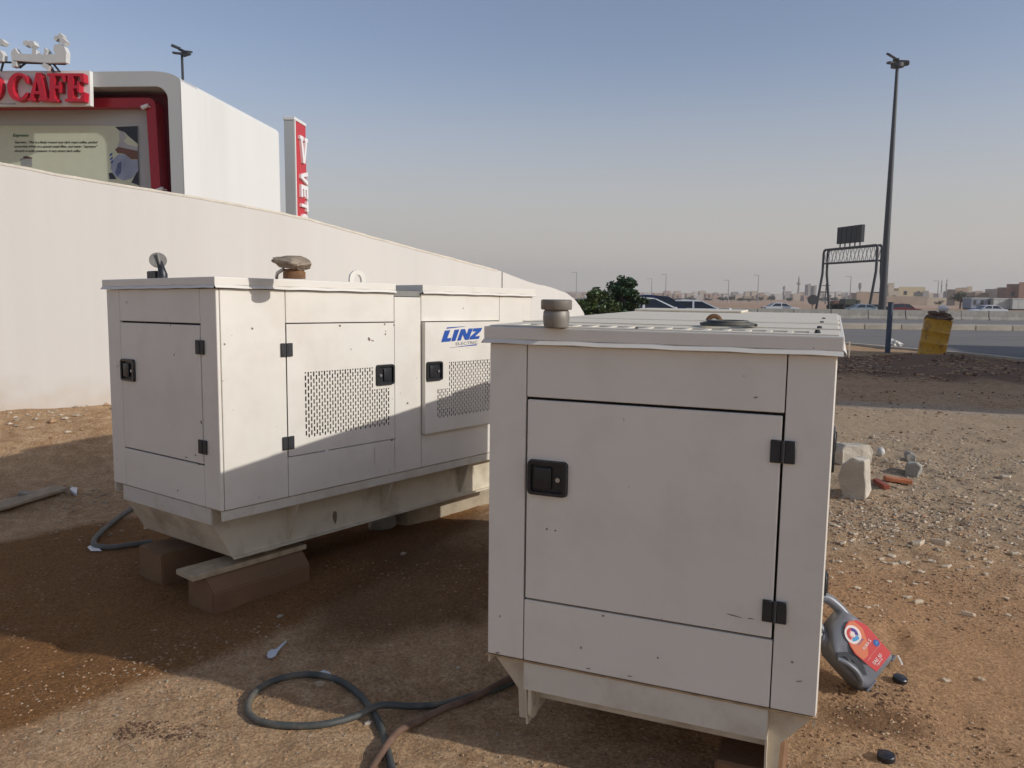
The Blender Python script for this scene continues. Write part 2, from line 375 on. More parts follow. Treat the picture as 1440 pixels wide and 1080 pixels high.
# road sheets
def sheet(name, f_lo, f_hi, y0, y1, dy, m, dz, dx_n=40, xlo=None, xhi=None):
    vs = []; fs = []; rows = []
    y = y0; ysx = []
    while y < y1: ysx.append(y); y += dy
    ysx.append(y1)
    for y in ysx:
        a, b = f_lo(y), f_hi(y)
        for i in range(dx_n+1):
            x = a+(b-a)*(i/dx_n)**1.5; vs.append((x, y, hbase(x, y)+dz))
    n1 = dx_n+1
    for j in range(len(ysx)-1):
        for i in range(dx_n): fs.append((j*n1+i, j*n1+i+1, (j+1)*n1+i+1, (j+1)*n1+i))
    me = bpy.data.meshes.new(name); me.from_pydata(vs, [], fs)
    return tag(link(name, me, m), kind='structure')
sheet('road', lambda y: edge_x(y)+.25, lambda y: 700, -60, 43.2, 1.2, ASPH, 0.0)
sheet('highway', lambda y: -700, lambda y: 700, 46.3, 111, 3.0, ASPH, 0.0, 20)
# kerb along the dirt edge: individual kerb stones where they can be told apart
kr = empty('kerb', (11.9, 18.4, 0)); kr['kind'] = 'structure'
ks = []
for y in [v*1.0 for v in range(9, 33)]:
    x = edge_x(y); x1 = edge_x(y+.985); m_ = MB()
    p0 = Vector((x+.12-11.9, y-18.4, hbase(x, y)-.05)); p1 = Vector((x1+.12-11.9, y+.985-18.4, hbase(x1, y+.985)-.05))
    d = (p1-p0).normalized(); s_ = Vector((d.y, -d.x, 0)).normalized()*.13
    v = [p0-s_, p1-s_, p1+s_, p0+s_]
    bb = [m_.bm.verts.new(q) for q in v] + [m_.bm.verts.new(q+Vector((0, 0, .10+rnd.uniform(-.008, .008)))) for q in v]
    for q in ((0,1,2,3),(4,5,6,7),(0,1,5,4),(1,2,6,5),(2,3,7,6),(3,0,4,7)): m_.bm.faces.new([bb[k] for k in q])
    m_.add('kerb_stone', KERBP, kr)
# median between service road and highway
md = MB()
for i in range(-12, 60):
    x0, x1 = i*4.0, i*4.0+4.0
    z = hbase(0, 43.2)
    md.box(x0, x1, 43.2, 46.3, z-.2, z+.22)
mdo = md.add('median', mat('median_dust', (.34, .29, .235), .95, .2, .7, bump=.3), None); tag(mdo, kind='structure')
mk = empty('median_kerb', (0, 43.1, hbase(0, 43.1))); mk['kind'] = 'structure'
km = MB().box(-.98, .98, -.16, .0, -.2, .27, .02).mesh('kerb_stone'); km.materials.append(KERBP)
for i in range(0, 32):
    o = bpy.data.objects.new('kerb_stone', km); COL.objects.link(o); o.parent = mk; o.location = (2+i*2.0, 0, rnd.uniform(-.01, .01))

# ------------------------------------------------------------------ long cream wall
wroot = empty('boundary_wall', W0, label='long cream rendered wall whose top slopes down to a rounded end behind the generators', cat='wall')
top_px = [(-420, 168), (-260, 190), (-120, 207), (0, 228), (60, 240), (110, 250), (150, 256), (190, 263), (240, 271), (300, 281), (390, 298), (435, 308), (530, 335), (630, 362), (706, 382), (745, 397), (775, 404), (795, 411), (808, 420), (817, 431), (823, 441), (827, 455), (830, 480)]
def unproj_x(P):
    d = P-CAM; return 720+FPX*d.dot(CR)/d.dot(CF)
def topy(px):
    for (x0, y0), (x1, y1) in zip(top_px, top_px[1:]):
        if x0 <= px <= x1: return y0+(y1-y0)*(px-x0)/(x1-x0)
    return top_px[0][1] if px < top_px[0][0] else None
def wang(s_): return rad(24+(52-24)*sstep(-3.5, 6.5, s_))
WC = []
P_ = Vector((W0.x, W0.y, 0)); s_ = 0.0
while s_ > -4.2:
    s_ -= .1; P_ = P_-Vector((math.cos(wang(s_)), math.sin(wang(s_)), 0))*.1; WC.insert(0, (P_.copy(), s_))
P_ = Vector((W0.x, W0.y, 0)); s_ = 0.0
while s_ < 16:
    WC.append((P_.copy(), s_)); st_ = .1 if s_ < 6.5 else .05; P_ = P_+Vector((math.cos(wang(s_)), math.sin(wang(s_)), 0))*st_; s_ += st_
row = []
for P_, s_ in WC:
    px_ = unproj_x(Vector((P_.x, P_.y, 1.8))); ty = topy(px_)
    if ty is None or px_ > 829: break
    n_ = Vector((math.sin(wang(s_)), -math.cos(wang(s_)), 0)); row.append((P_, s_, PP(px_, ty, P_, n_).z + noise.noise((s_*5, 0, 0))*.006, n_, px_))
def wall_strip(rows, nm, m, t0, t1, off=0.0, th=.28, lower=None):
    mb = MB(); R_ = []
    for P_, s_, z_, n_, px_ in rows:
        zb_ = -.9 if lower is None else z_-lower; zt_ = z_+t1
        q_ = [P_+n_*off, P_-n_*th]; R_.append([mb.bm.verts.new(Vector((q_[i].x-W0.x, q_[i].y-W0.y, zz))) for i, zz in ((0, zb_), (0, zt_), (1, zt_), (1, zb_))])
    for A_, B_ in zip(R_, R_[1:]):
        for k in range(4): mb.bm.faces.new([A_[k], A_[(k+1)%4], B_[(k+1)%4], B_[k]])
    mb.bm.faces.new(R_[0]); mb.bm.faces.new(R_[-1][::-1]); return mb.add(nm, m, wroot)
split = [i for i, r_ in enumerate(row) if r_[4] > 707][0]
wall_strip(row[:split], 'wall_panel', WALLM, 0, 0); A_, B_ = row[split-1], row[split]; st0 = (A_[0]+(B_[0]-A_[0])*.22, A_[1], A_[2]+(B_[2]-A_[2])*.22, B_[3], B_[4]); wall_strip([st0]+row[split:], 'wall_panel', WALLM, 0, 0)
dP = row[split][0]-row[split-1][0]
gap = [(row[split-1][0], 0, row[split-1][2]-.05, row[split-1][3], 0), (st0[0], 0, st0[2]-.05, st0[3], 0)]
wall_strip(gap, 'movement_joint', SEAM, 0, 0, off=-.03, th=.2)
wall_strip(row[:split-1], 'coping_edge', WALLT, 0, .008, off=.005, th=.288, lower=.014)

# ------------------------------------------------------------------ perforated plates
def cell_plate(us, zs, filled, th, mapf, name, m, parent):
    "plate from grid cells; mapf(u, z, depth) -> Vector; holes really go through"
    bm = bmesh.new(); V = {}
    def v(i, j, k):
        if (i, j, k) not in V: V[(i, j, k)] = bm.verts.new(mapf(us[i], zs[j], -th*k))
        return V[(i, j, k)]
    nu, nz = len(us)-1, len(zs)-1
    F = [[filled(i, j) for j in range(nz)] for i in range(nu)]
    for i in range(nu):
        for j in range(nz):
            if not F[i][j]: continue
            bm.faces.new([v(i,j,0), v(i+1,j,0), v(i+1,j+1,0), v(i,j+1,0)])
            for (di, dj, a, b) in ((-1,0,(i,j),(i,j+1)), (1,0,(i+1,j),(i+1,j+1)), (0,-1,(i,j),(i+1,j)), (0,1,(i,j+1),(i+1,j+1))):
                ii, jj = i+di, j+dj
                if ii < 0 or jj < 0 or ii >= nu or jj >= nz or not F[ii][jj]:
                    bm.faces.new([v(*a,0), v(*b,0), v(*b,1), v(*a,1)])
    bmesh.ops.recalc_face_normals(bm, faces=bm.faces)
    me = bpy.data.meshes.new(name); bm.to_mesh(me); bm.free()
    return link(name, me, m, parent)

# ------------------------------------------------------------------ generators
def add_latch(parent, mapm, cu, cz, flip=False):
    "paddle latch, plate .13 x .11; mapm: 4x4 mapping (u right, d outward, z up) to generator space"
    root = MB()
    w2, h2 = .066, .056
    # frame ring
    fr = MB()
    o = []; i_ = []
    def rr(w_, h_, r, n=4):
        pts = []
        for cx, cz_, a0 in ((w_-r, h_-r, 0), (-w_+r, h_-r, 90), (-w_+r, -h_+r, 180), (w_-r, -h_+r, 270)):
            for k in range(n+1):
                a = rad(a0+90*k/n); pts.append((cx+r*math.cos(a), cz_+r*math.sin(a)))
        return pts
    O, I = rr(w2, h2, .014), rr(w2-.013, h2-.012, .008)
    bm = fr.bm; n = len(O)
    def ring(pts, d): return [bm.verts.new((a, d, b)) for a, b in pts]
    O0, O1 = ring(O, .0), ring([(a*.96, b*.96) for a, b in O], .014)
    I1, I0 = ring(I, .0135), ring(I, .002)
    for A, B in ((O0, O1), (O1, I1), (I1, I0)):
        for k in range(n): bm.faces.new([A[k], A[(k+1)%n], B[(k+1)%n], B[k]])
    bm.faces.new(I0)
    M = mapm @ Matrix.Translation((cu, .001, cz))
    me = fr.mesh('latch'); me.transform(M); lt = link('latch', me, BLACK, parent, smooth=True)
    s = -1 if flip else 1
    pd = MB().box(-.028-.014*s, .028-.014*s, .0015, .011, -.034, .034, .003, 2)
    me = pd.mesh('paddle'); me.transform(M); link('paddle', me, BLACK, lt, smooth=True)
    ck = MB(); ck.tube([(.034*s, .002, -.002), (.034*s, .009, -.002)], .0075, 12)
    me = ck.mesh('keyhole'); me.transform(M); link('keyhole', me, STEEL, lt, smooth=True)
    # trough the paddle sits in keeps real depth
    return lt
def add_hinge(parent, mapm, cu, cz):
    h = MB().box(-.033, -.005, .001, .009, -.032, .032, .002).box(.005, .033, .001, .009, -.032, .032, .002)
    h.tube([(0, .007, -.031), (0, .007, .031)], .006, 8)
    me = h.mesh('hinge'); me.transform(mapm @ Matrix.Translation((cu, 0, cz))); link('hinge', me, BLACK2, parent, smooth=True)
    for a in (-.02, .02):
        for b in (-.018, .018):
            pass

def genset(name, label, origin, eul, W, H, L, lid, skidh, vb, col_w, dz0, dz1, short_fill=None, split_lid=True, box_door=.028):
    root = empty(name, (0,0,0), eul, label, 'generator')
    Rm = root.rotation_euler.to_matrix().to_4x4()
    root.matrix_world = Matrix.Translation(Vector(origin)) @ Rm @ Matrix.Translation((0, 0, -skidh))
    g = .003; th = .016; z0 = skidh
    faces_ = {
        'front': Matrix(((1,0,0,0),(0,-1,0,0),(0,0,1,0),(0,0,0,1))),
        'right': Matrix(((0,1,0,W),(1,0,0,0),(0,0,1,0),(0,0,0,1))),
        'left':  Matrix(((0,-1,0,0),(-1,0,0,L),(0,0,1,0),(0,0,0,1))),
        'back':  Matrix(((-1,0,0,W),(0,1,0,L),(0,0,1,0),(0,0,0,1)))}
    # dark inner body
    MB().box(.055, W-.055, .055, L-.055, z0-.0, z0+H-.01).add('inner_body', SEAM, root)
    fr = MB()   # posts behind the seams
    for x in (0, 1):
        for y in [0.0]+vb[1:-1]+[L]:
            yy0, yy1 = max(.017, y-.03), min(L-.017, y+.03)
            xx = (.017, .05) if x == 0 else (W-.05, W-.017)
            fr.box(xx[0], xx[1], yy0, yy1, z0+.001, z0+H-.003)
    for y in (.017, L-.05):
        for x in (col_w, W-col_w): fr.box(x-.03, x+.03, y, y+.033, z0+.001, z0+H-.003)
        fr.box(.06, W-.06, y+.002, y+.031, z0+dz0-.02, z0+dz0+.03); fr.box(.06, W-.06, y+.002, y+.031, z0+dz1-.03, z0+dz1+.02)
    for x in (.019, W-.048):
        for a, b in ((vb[1], vb[2]), (vb[3], vb[4])):
            fr.box(x, x+.029, a+.031, b-.031, z0+dz0-.02, z0+dz0+.02); fr.box(x, x+.029, a+.031, b-.031, z0+dz1-.02, z0+dz1+.02)
    fr.add('inner_frame', SEAM, root)
    def panel(nm, face, u0, u1, a, b, proud=0.0, t=th):
        m = MB().box(u0+g*.6, u1-g*.6, -t+proud, proud, z0+a+g*.6, z0+b-g*.6, .0022, 1)
        me = m.mesh(nm); me.transform(faces_[face])
        bm = bmesh.new(); bm.from_mesh(me); bmesh.ops.recalc_face_normals(bm, faces=bm.faces); bm.to_mesh(me); bm.free()
        return link(nm, me, WHITE, root)
    for f, c in (('front', col_w), ('back', col_w)):
        panel('corner_post', f, 0.0, c, 0, H); panel('corner_post', f, W-c, W, 0, H)
        panel('top_panel', f, c, W-c, dz1, H); panel('lower_panel', f, c, W-c, 0, dz0)
        d = panel('door', f, c+.0035, W-c-.0035, dz0+.0035, dz1-.005, .002)
        add_latch(d, faces_[f], c+.075, z0+dz0+.40, False)
        for hz in (dz0+.085, dz1-.105): add_hinge(d, faces_[f], W-c, z0+hz)
    for f in ('right', 'left'):
        panel('corner_post', f, th+.001, vb[1], 0, H); panel('corner_post', f, vb[4], vb[5]-th-.001, 0, H)
        panel('middle_post', f, vb[2], vb[3], 0, H-.02)
        for k, (a, b) in enumerate(((vb[1], vb[2]), (vb[3], vb[4]))):
            panel('top_panel', f, a, b, dz1, H); panel('lower_panel', f, a, b, 0, dz0)
            pr = .0 if k == 0 else box_door
            # slotted door
            pu, pz = .0168, .034
            wide = b-a
            if k == 0: c0, c1, c2 = a+.105, a+.105+27*pu, a+.105+34*pu
            else: c0, c1, c2 = a+.105, a+.105+6*pu, a+.105+33*pu
            us = [a+g]; kind = [-1]
            ncol = int(round((c2-c0)/pu))
            us = [a+g, c0]
            for i in range(ncol): us += [c0+i*pu+.0085, c0+(i+1)*pu]
            us.append(b-g)
            zb = dz0+.082; nrow = 10
            zs = [dz0+g, zb]
            for j in range(nrow):
                zs += [zb+j*pz+.010, zb+j*pz+.017, zb+j*pz+.027, zb+(j+1)*pz]
            zs.append(dz1-g)
            nlow = 5
            def filled(i, j, k=k, ncol=ncol):
                if i < 1 or i > 2*ncol or j < 1 or j > 4*nrow: return True
                ci, s = divmod(i-1, 2)
                if s == 1: return True
                r, q = divmod(j-1, 4)
                if k == 0 and ci >= 27 and (r >= nlow+1): return True
                if k == 1 and ci < 6 and (r >= nlow): return True
                if r == nrow-1 and q >= 2: return True
                if ci % 2 == 0: return q == 0 and True if q == 0 else (q == 3 and False)
                return q == 2
            M = faces_[f]
            d = cell_plate(us, [z0+q for q in zs], filled, .003, lambda u, z, dd, M=M, pr=pr: M @ Vector((u, pr+dd+.001, z)), 'door', WHITE, root)
            if pr > 0:
                rt_ = MB(); a0, b0, q0, q1 = a+g, b-g, z0+dz0+g, z0+dz1-g
                for bx_ in ((a0, a0+.002, q0, q1), (b0-.002, b0, q0, q1), (a0+.0021, b0-.0021, q0, q0+.002), (a0+.0021, b0-.0021, q1-.002, q1)): rt_.box(bx_[0], bx_[1], -.004, pr-.0021, bx_[2], bx_[3])
                me = rt_.mesh('door_return'); me.transform(M); link('door_return', me, WHITE, d)
            # baffle behind the slots
            bf = MB().box(c0+.04, c2-.11, pr-.0125, pr-.0085, z0+zb+.05, z0+zb+nrow*pz-.055).box(c0+.16, c2-.05, pr-.0125, pr-.0085, z0+zb+.012, z0+zb+.049)
            me = bf.mesh('baffle'); me.transform(M); link('baffle', me, BAFFLE, d)
            lat_u = (b-.075) if k == 0 else (a+.075)
            Mp = M @ Matrix.Translation((0, pr, 0))
            add_latch(d, Mp, lat_u, z0+dz0+.36, k == 0)
            hu = a if k == 0 else b
            for hz in (dz0+.07, dz1-.125): add_hinge(d, M if k == 0 else M @ Matrix.Translation((0, pr*.5, 0)), hu, z0+hz)
    # roof
    def lidpart(y0, y1, oh0, oh1, nm):
        m = MB(); zt = z0+H+lid; ov = .014
        # thin folded tray: fascia all round with small outward lip at the bottom
        m.box(-ov, W+ov, y0-oh0, y1+oh1, z0+H+.013, zt, .004, 2)
        me = m.mesh(nm)
        o = link(nm, me, WHITE, root)
        lp = MB()
        segs = 14
        def strip(p, q, nrm):
            p, q, nrm = Vector(p), Vector(q), Vector(nrm)
            for i in range(segs):
                a = p+(q-p)*(i/segs); b = p+(q-p)*((i+1)/segs)
                j0 = math.sin(i*2.1+p.x*7+p.y*3)*.0012; j1 = math.sin((i+1)*2.1+p.x*7+p.y*3)*.0012
                prof = [(0, .0135), (.009, .0012), (.0075, 0), (-.004, .0125)]
                A = [a+nrm*u+Vector((0, 0, z+j0)) for u, z in prof]; B = [b+nrm*u+Vector((0, 0, z+j1)) for u, z in prof]
                va = [lp.bm.verts.new(x) for x in A]; vb_ = [lp.bm.verts.new(x) for x in B]
                for k in range(4): lp.bm.faces.new([va[k], va[(k+1)%4], vb_[(k+1)%4], vb_[k]])
        zz = z0+H
        strip((-ov, y0-oh0, zz), (W+ov, y0-oh0, zz), (0, -1, 0)); strip((W+ov, y0-oh0, zz), (W+ov, y1+oh1, zz), (1, 0, 0))
        strip((W+ov, y1+oh1, zz), (-ov, y1+oh1, zz), (0, 1, 0)); strip((-ov, y1+oh1, zz), (-ov, y0-oh0, zz), (-1, 0, 0))
        lp.add('drip_edge', WHITE, o)
        return o
    if split_lid:
        r1 = lidpart(0, vb[2], .014, 0, 'roof_panel'); r2 = lidpart(vb[3], L, 0, .014, 'roof_panel')
        MB().box(.0, W-.004, vb[2]+.002, vb[3]-.002, z0+H-.018, z0+H+.012).add('roof_channel', mat('channel_grey', (.22, .21, .19), .7), root)
    else:
        r1 = lidpart(0, L, .014, .014, 'roof_panel')
    # skid
    return root, faces_, r1

# ---- generator B (the far one, on the left)
bx, by, byaw, BW, bt1, bt2 = -1.2931, 3.4607, -.6504, .9804, -.0152, -.0151
BL, BH, BLID, BSK = 2.36, .9964, .0489, .25
eB = (bt1, bt2, byaw)
from mathutils import Euler
RB = Euler(eB).to_matrix()
oB = Vector((bx, by, .5)) + RB @ Vector((-BW, 0, 0))
gB, fB, lidB = genset('generator', 'longer cream generator cabinet at left with blue lettering and slotted doors', oB, eB, BW, BH, BL, BLID, BSK,
    [0, .3631, 1.074, 1.283, 1.999, BL], .13, .195, .838)
sk = MB()
z0 = BSK
# tapered fuel tank base: end plate, sloping ends, side webs
prof = [(.012, 0), (.012, -.075), (.107, -.25), (BL-.107, -.25), (BL-.012, -.075), (BL-.012, 0)]
sk.prism([(a, b+z0-.002) for a, b in prof], BW-.19, Vector((.095, 0, 0)), Vector((0,1,0)), Vector((0,0,1)), Vector((1,0,0)))
sk.add('base_tank', SKID, gB)
MB().box(.092, BW-.092, .002, .012, z0-.078, z0-.003).add('end_plate', WHITE_D, gB)
fl = MB()
fl.box(BW-.012, BW-.002, .004, BL-.004, z0-.046, z0-.002).box(.002, .012, .004, BL-.004, z0-.046, z0-.002)
fl.add('side_flange', WHITE_D, gB)
MB().box(.0, BW-.0, .004, BL-.004, z0-.0018, z0-.0004).add('floor_plate', SKID, gB)
for sx_ in (BW-.095, .075):
    MB().box(sx_, sx_+.02, .11, BL-.11, z0-.262, z0-.252).add('bottom_lip', SKID, gB)
for yy in (.42, 1.06, 1.72, 2.2):
    rb_ = MB(); rb_.prism([(BW-.012, -.047), (BW-.094, -.047), (BW-.094, -.24), (BW-.085, -.24)], .012, Vector((0, yy, z0)), Vector((1,0,0)), Vector((0,0,1)), Vector((0,1,0)))
    rb_.add('gusset', SKID, gB)
# mid-roof lifting eye
le = MB(); n = 20
outer = [(-.045, 0), (-.045, .06)] + [(-.045+.045*(1-math.cos(rad(a))), .06+.03*math.sin(rad(a))) for a in (30, 60, 90)] + [(.045-.045*(1-math.cos(rad(a))), .06+.03*math.sin(rad(a))) for a in (60, 30)] + [(.045, .06), (.045, 0)]
hole = [(.022*math.cos(2*math.pi*k/16), .052+.022*math.sin(2*math.pi*k/16)) for k in range(16)]
def plate_hole(mb, outer, hole, th, O, ax, ay, an):
    bm = mb.bm
    for off, fl_ in ((0, 0), (th, 1)):
        vo = [bm.verts.new(O+ax*a+ay*b+an*off) for a, b in outer]; vh = [bm.verts.new(O+ax*a+ay*b+an*off) for a, b in hole]
        eo = [bm.edges.new((vo[i], vo[(i+1)%len(vo)])) for i in range(len(vo))]; eh = [bm.edges.new((vh[i], vh[(i+1)%len(vh)])) for i in range(len(vh))]
        bmesh.ops.triangle_fill(bm, use_beauty=True, edges=eo+eh)
        if off == 0: A0, H0 = vo, vh
        else: A1, H1 = vo, vh
    for A, B in ((A0, A1), (H0, H1)):
        for i in range(len(A)): bm.faces.new([A[i], A[(i+1)%len(A)], B[(i+1)%len(A)], B[i]])
plate_hole(le, outer, hole, .012, Vector((BW-.42, 1.18, z0+BH-.01)), Vector((0,1.35,0)), Vector((0,0,1.62)), Vector((1,0,0)))
le.add('lifting_eye', WHITE, gB)
# blue logo on the slotted door: outlines taken onto the door plane
Mb = gB.matrix_world.copy(); Mbi = Mb.inverted()
def on_side(px, py, d=.0305):
    p0 = Mb @ Vector((BW+d, 0, 0)); nn = (Mb.to_3x3() @ Vector((1, 0, 0))).normalized()
    return Mbi @ PP(px, py, p0, nn)
def logo(polys, m, nm='logo_letter', zx=590, zy=440, sc=742/110., th=.0006, d=.0302):
    for poly in polys:
        mb = MB(); q = [on_side(zx+a/sc, zy+b/sc, d) for a, b in poly]
        v0 = [mb.bm.verts.new(p) for p in q]; v1 = [mb.bm.verts.new(p+Vector((th, 0, 0))) for p in q]
        mb.bm.faces.new(v0); mb.bm.faces.new(v1[::-1])
        for i in range(len(q)): mb.bm.faces.new([v0[i], v0[(i+1)%len(q)], v1[(i+1)%len(q)], v1[i]])
        mb.add(nm, m, gB)
Lp = [(240, 168), (292, 163), (262, 240), (304, 237), (291, 270), (205, 278)]
Ip = [(332, 160), (378, 156), (340, 265), (301, 270)]
Np = [(393, 155), (432, 152), (447, 202), (466, 149), (507, 146), (466, 254), (431, 257), (409, 205), (392, 261), (356, 264)]
Zp = [(512, 147), (594, 141), (582, 172), (527, 222), (572, 219), (561, 246), (472, 253), (481, 226), (538, 175), (502, 178)]
logo([Lp, Ip, Np, Zp], LINZB)
logo([[(262, 137), (440, 126), (420, 131), (255, 151)], [(372, 318), (545, 296), (540, 307), (380, 322)]], LINZB, 'logo_bar')
logo([[(285, 330), (372, 319), (378, 322), (290, 332)]], PRINTG, 'logo_bar')
# ELECTRIC
tm = text_mesh('ELECTRIC', 1.0)
xsz = max(v.co.x for v in tm.vertices); ysz = max(v.co.y for v in tm.vertices)
a = on_side(590+340/6.745, 440+308/6.745, .0303); b = on_side(590+552/6.745, 440+291/6.745, .0303); c = on_side(590+340/6.745, 440+281/6.745, .0303)
for v in tm.vertices:
    s_, t_ = v.co.x/xsz, v.co.y/ysz; v.co = a+(b-a)*s_+(c-a)*t_
link('logo_lettering', tm, PRINTG, gB)
# rusty filler neck with stone, black exhaust flap
def onroofB(px, py, ylocal, h=0):
    "point on generator B roof at given local y"
    p0 = Mb @ Vector((0, ylocal, 0)); nn = (Mb.to_3x3() @ Vector((0, 1, 0))).normalized()
    return Mbi @ PP(px, py, p0, nn)
rt = z0+BH+BLID
q = onroofB(414, 392, .28)
nk = MB(); nk.tube([(q.x, .28, rt-.002), (q.x, .28, rt+.028)], .050, 14); nk.tube([(q.x, .28, rt+.028), (q.x, .28, rt+.040)], [.046, .044], 14)
nko = nk.add('filler_neck', RUST, gB, True)
nk = MB(); nk.tube([(q.x-.075, .24, rt), (q.x-.055, .23, rt+.022), (q.x-.02, .24, rt+.040)], .008, 6); nk.add('bent_rod', STEEL, gB, True)
def rock(seed, sx_=1, sy=1, sz=1, sub=2, rough=.25, facets=0):
    bm = bmesh.new(); bmesh.ops.create_icosphere(bm, subdivisions=sub, radius=1)
    r = random.Random(seed); off = Vector((r.uniform(0, 99), r.uniform(0, 99), r.uniform(0, 99)))
    cuts = [(Vector((r.gauss(0,1), r.gauss(0,1), r.gauss(0,1))).normalized(), r.uniform(.55, .85)) for _ in range(facets)]
    for v in bm.verts:
        d = v.co.normalized(); k = 1+rough*noise.noise(d*1.7+off)+rough*.5*noise.noise(d*4.5+off)
        p = d*k
        for nn, dist in cuts:
            e = p.dot(nn)-dist
            if e > 0: p = p-nn*e
        v.co = Vector((p.x*sx_, p.y*sy, p.z*sz))
    me = bpy.data.meshes.new('stone'); bm.to_mesh(me); bm.free(); return me
rm = rock(5, .104, .066, .028, 3, .4, 7)
st = link('stone_slab', rm, STONE, loc=Mb @ Vector((q.x+.018, .28, rt+.066)), rot=(rad(4), rad(7), rad(-10)))
tag(st, 'rough brown stone slab weighing down the rusty filler neck on the left generator roof', 'stone')
q = onroofB(226, 392, .2)
exh = MB(); yy = .2
r0 = Vector((q.x+.005, yy, rt))
exh.tube([r0+Vector((.012, 0, 0)), r0+Vector((.016, 0, .03)), r0+Vector((.006, 0, .06)), r0+Vector((-.008, 0, .098))], [.024, .024, .018, .012], 12)
exh.box(q.x-.10, q.x-.012, yy-.022, yy+.022, rt+.008, rt+.05, .005)
exh.tube([r0+Vector((-.10, 0, .024)), r0+Vector((-.135, 0, .024))], .004, 6)
ex = exh.add('exhaust_outlet', BLACK, gB, True)
dk = MB(); c_ = r0+Vector((-.018, -.004, .105)); ax = ((Mbi @ CAM)-c_).normalized(); ax = (ax + Vector((-.1, .1, .45))).normalized()
dk.tube([c_-ax*.003, c_+ax*.003], .043, 18); dk.tube([c_+ax*.006+Vector((.022, 0, -.035)), c_+ax*.012+Vector((-.008, 0, .03))], .006, 6)
dk.add('rain_flap', GALV, ex, True)

# ---- generator A (the near one, on the right)
ax_, ay_, ayaw, AW, AH, ALID, AL, ASK = -.0713, 2.4773, -.384, 1.008, 1.0175, .0519, 2.28, .24
gA, fA, lidA = genset('generator', 'nearest cream generator cabinet at right, its shaded closed door facing the camera', (ax_, ay_, .32), (0, 0, ayaw), AW, AH, AL, ALID, ASK,
    [0, .34, 1.03, 1.23, 1.94, AL], .1255, .2055, .8532, split_lid=False, box_door=0.0)
Ma = gA.matrix_world.copy(); Mai = Ma.inverted(); z0 = ASK
# roof sheets with a row of louvre slots
zt = z0+AH+ALID
us = [.0]; 
for i in range(15): us += [.075+i*.058, .075+i*.058+.043]
us.append(AW); zs_ = [0.0, .055, .16, .30]
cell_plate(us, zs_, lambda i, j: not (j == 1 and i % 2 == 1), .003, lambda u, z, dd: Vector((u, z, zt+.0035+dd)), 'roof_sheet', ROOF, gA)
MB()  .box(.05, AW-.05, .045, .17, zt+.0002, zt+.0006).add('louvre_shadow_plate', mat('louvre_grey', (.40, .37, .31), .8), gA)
for y0, y1, k in ((.31, .74, .005), (.75, 1.23, .008), (1.24, AL, .008)):
    MB().box(.0, AW, y0, y1, zt, zt+k, .0015).add('roof_sheet', ROOF, gA)
    MB().box(-.006, AW+.006, y0-.012, y0-.003, zt, zt+.007).add('roof_seam', ROOF, gA)
MB().box(.0, AW*.55, AL-.35, AL-.02, zt+.009, zt+.02, .003).add('access_cover', ROOF, gA)
for yy in (.06, .34, .80, 1.28):
    s_ = MB(); s_.tube([(AW-.055, yy, zt+.003), (AW-.055, yy, zt+.013)], [.009, .006], 8); s_.add('roof_screw', BLACK2, gA)
s_ = MB(); s_.tube([(.46, .02, zt+.003), (.46, .02, zt+.008)], [.006, .004], 8); s_.add('roof_screw', BLACK2, gA)
# torn corner flap of the drip edge
MB().prism([(0, .01), (.05, .004), (.045, -.028), (.02, -.035)], .003, Vector((AW+.026, -.01, z0+AH+.03)), Vector((0, 1, 0)), Vector((0, 0, 1)), Vector((1, 0, 0))).add('bent_flap', WHITE, gA)
# capped breather pipe
def onroofA(px, py, zl):
    p0 = Ma @ Vector((0, 0, zl)); p = PP(px, py, p0, Vector((0, 0, 1))); return Mai @ p
q = onroofA(782, 460, zt+.003)
bp_ = MB(); bp_.tube([(q.x, q.y, zt+.003), (q.x, q.y, zt+.012), (q.x, q.y, zt+.03), (q.x, q.y, zt+.048), (q.x, q.y, zt+.056)], [.036, .038, .040, .039, .034], 24)
bo = bp_.add('breather_pipe', GALV, gA, True)
MB().tube([(q.x, q.y, zt+.055), (q.x, q.y, zt+.058), (q.x, q.y, zt+.082), (q.x, q.y, zt+.085)], [.044, .0465, .0465, .043], 24).add('cap', GALV, bo, True)
# coiled strap lying on the roof
q = onroofA(1023, 459.5, zt+.006)
cl = MB()
pts = [(q.x+(.085-.0005*i)*math.cos(i*.35), q.y+(.085-.0005*i)*math.sin(i*.35)*1.0, zt+.013+.0003*i*.35) for i in range(0, 56)]
cl.tube(pts, .005, 6)
cl.tube([(q.x+.06*math.cos(i*.35), q.y+.06*math.sin(i*.35), zt+.022) for i in range(0, 19)], .005, 6)
co_ = cl.add('cable_coil', HOSE, None, True); co_.matrix_world = Ma
tag(co_, 'flat coil of dark cable lying on the roof of the nearest generator', 'cable coil')
q2 = onroofA(1001, 452, zt+.006)
le = MB(); le.tube([(q2.x+.024*math.cos(a_), q2.y+.06, zt+.024*math.sin(a_)) for a_ in [math.pi*k/10 for k in range(11)]], .009, 8)
le.add('lifting_ring', RUST, gA, True)
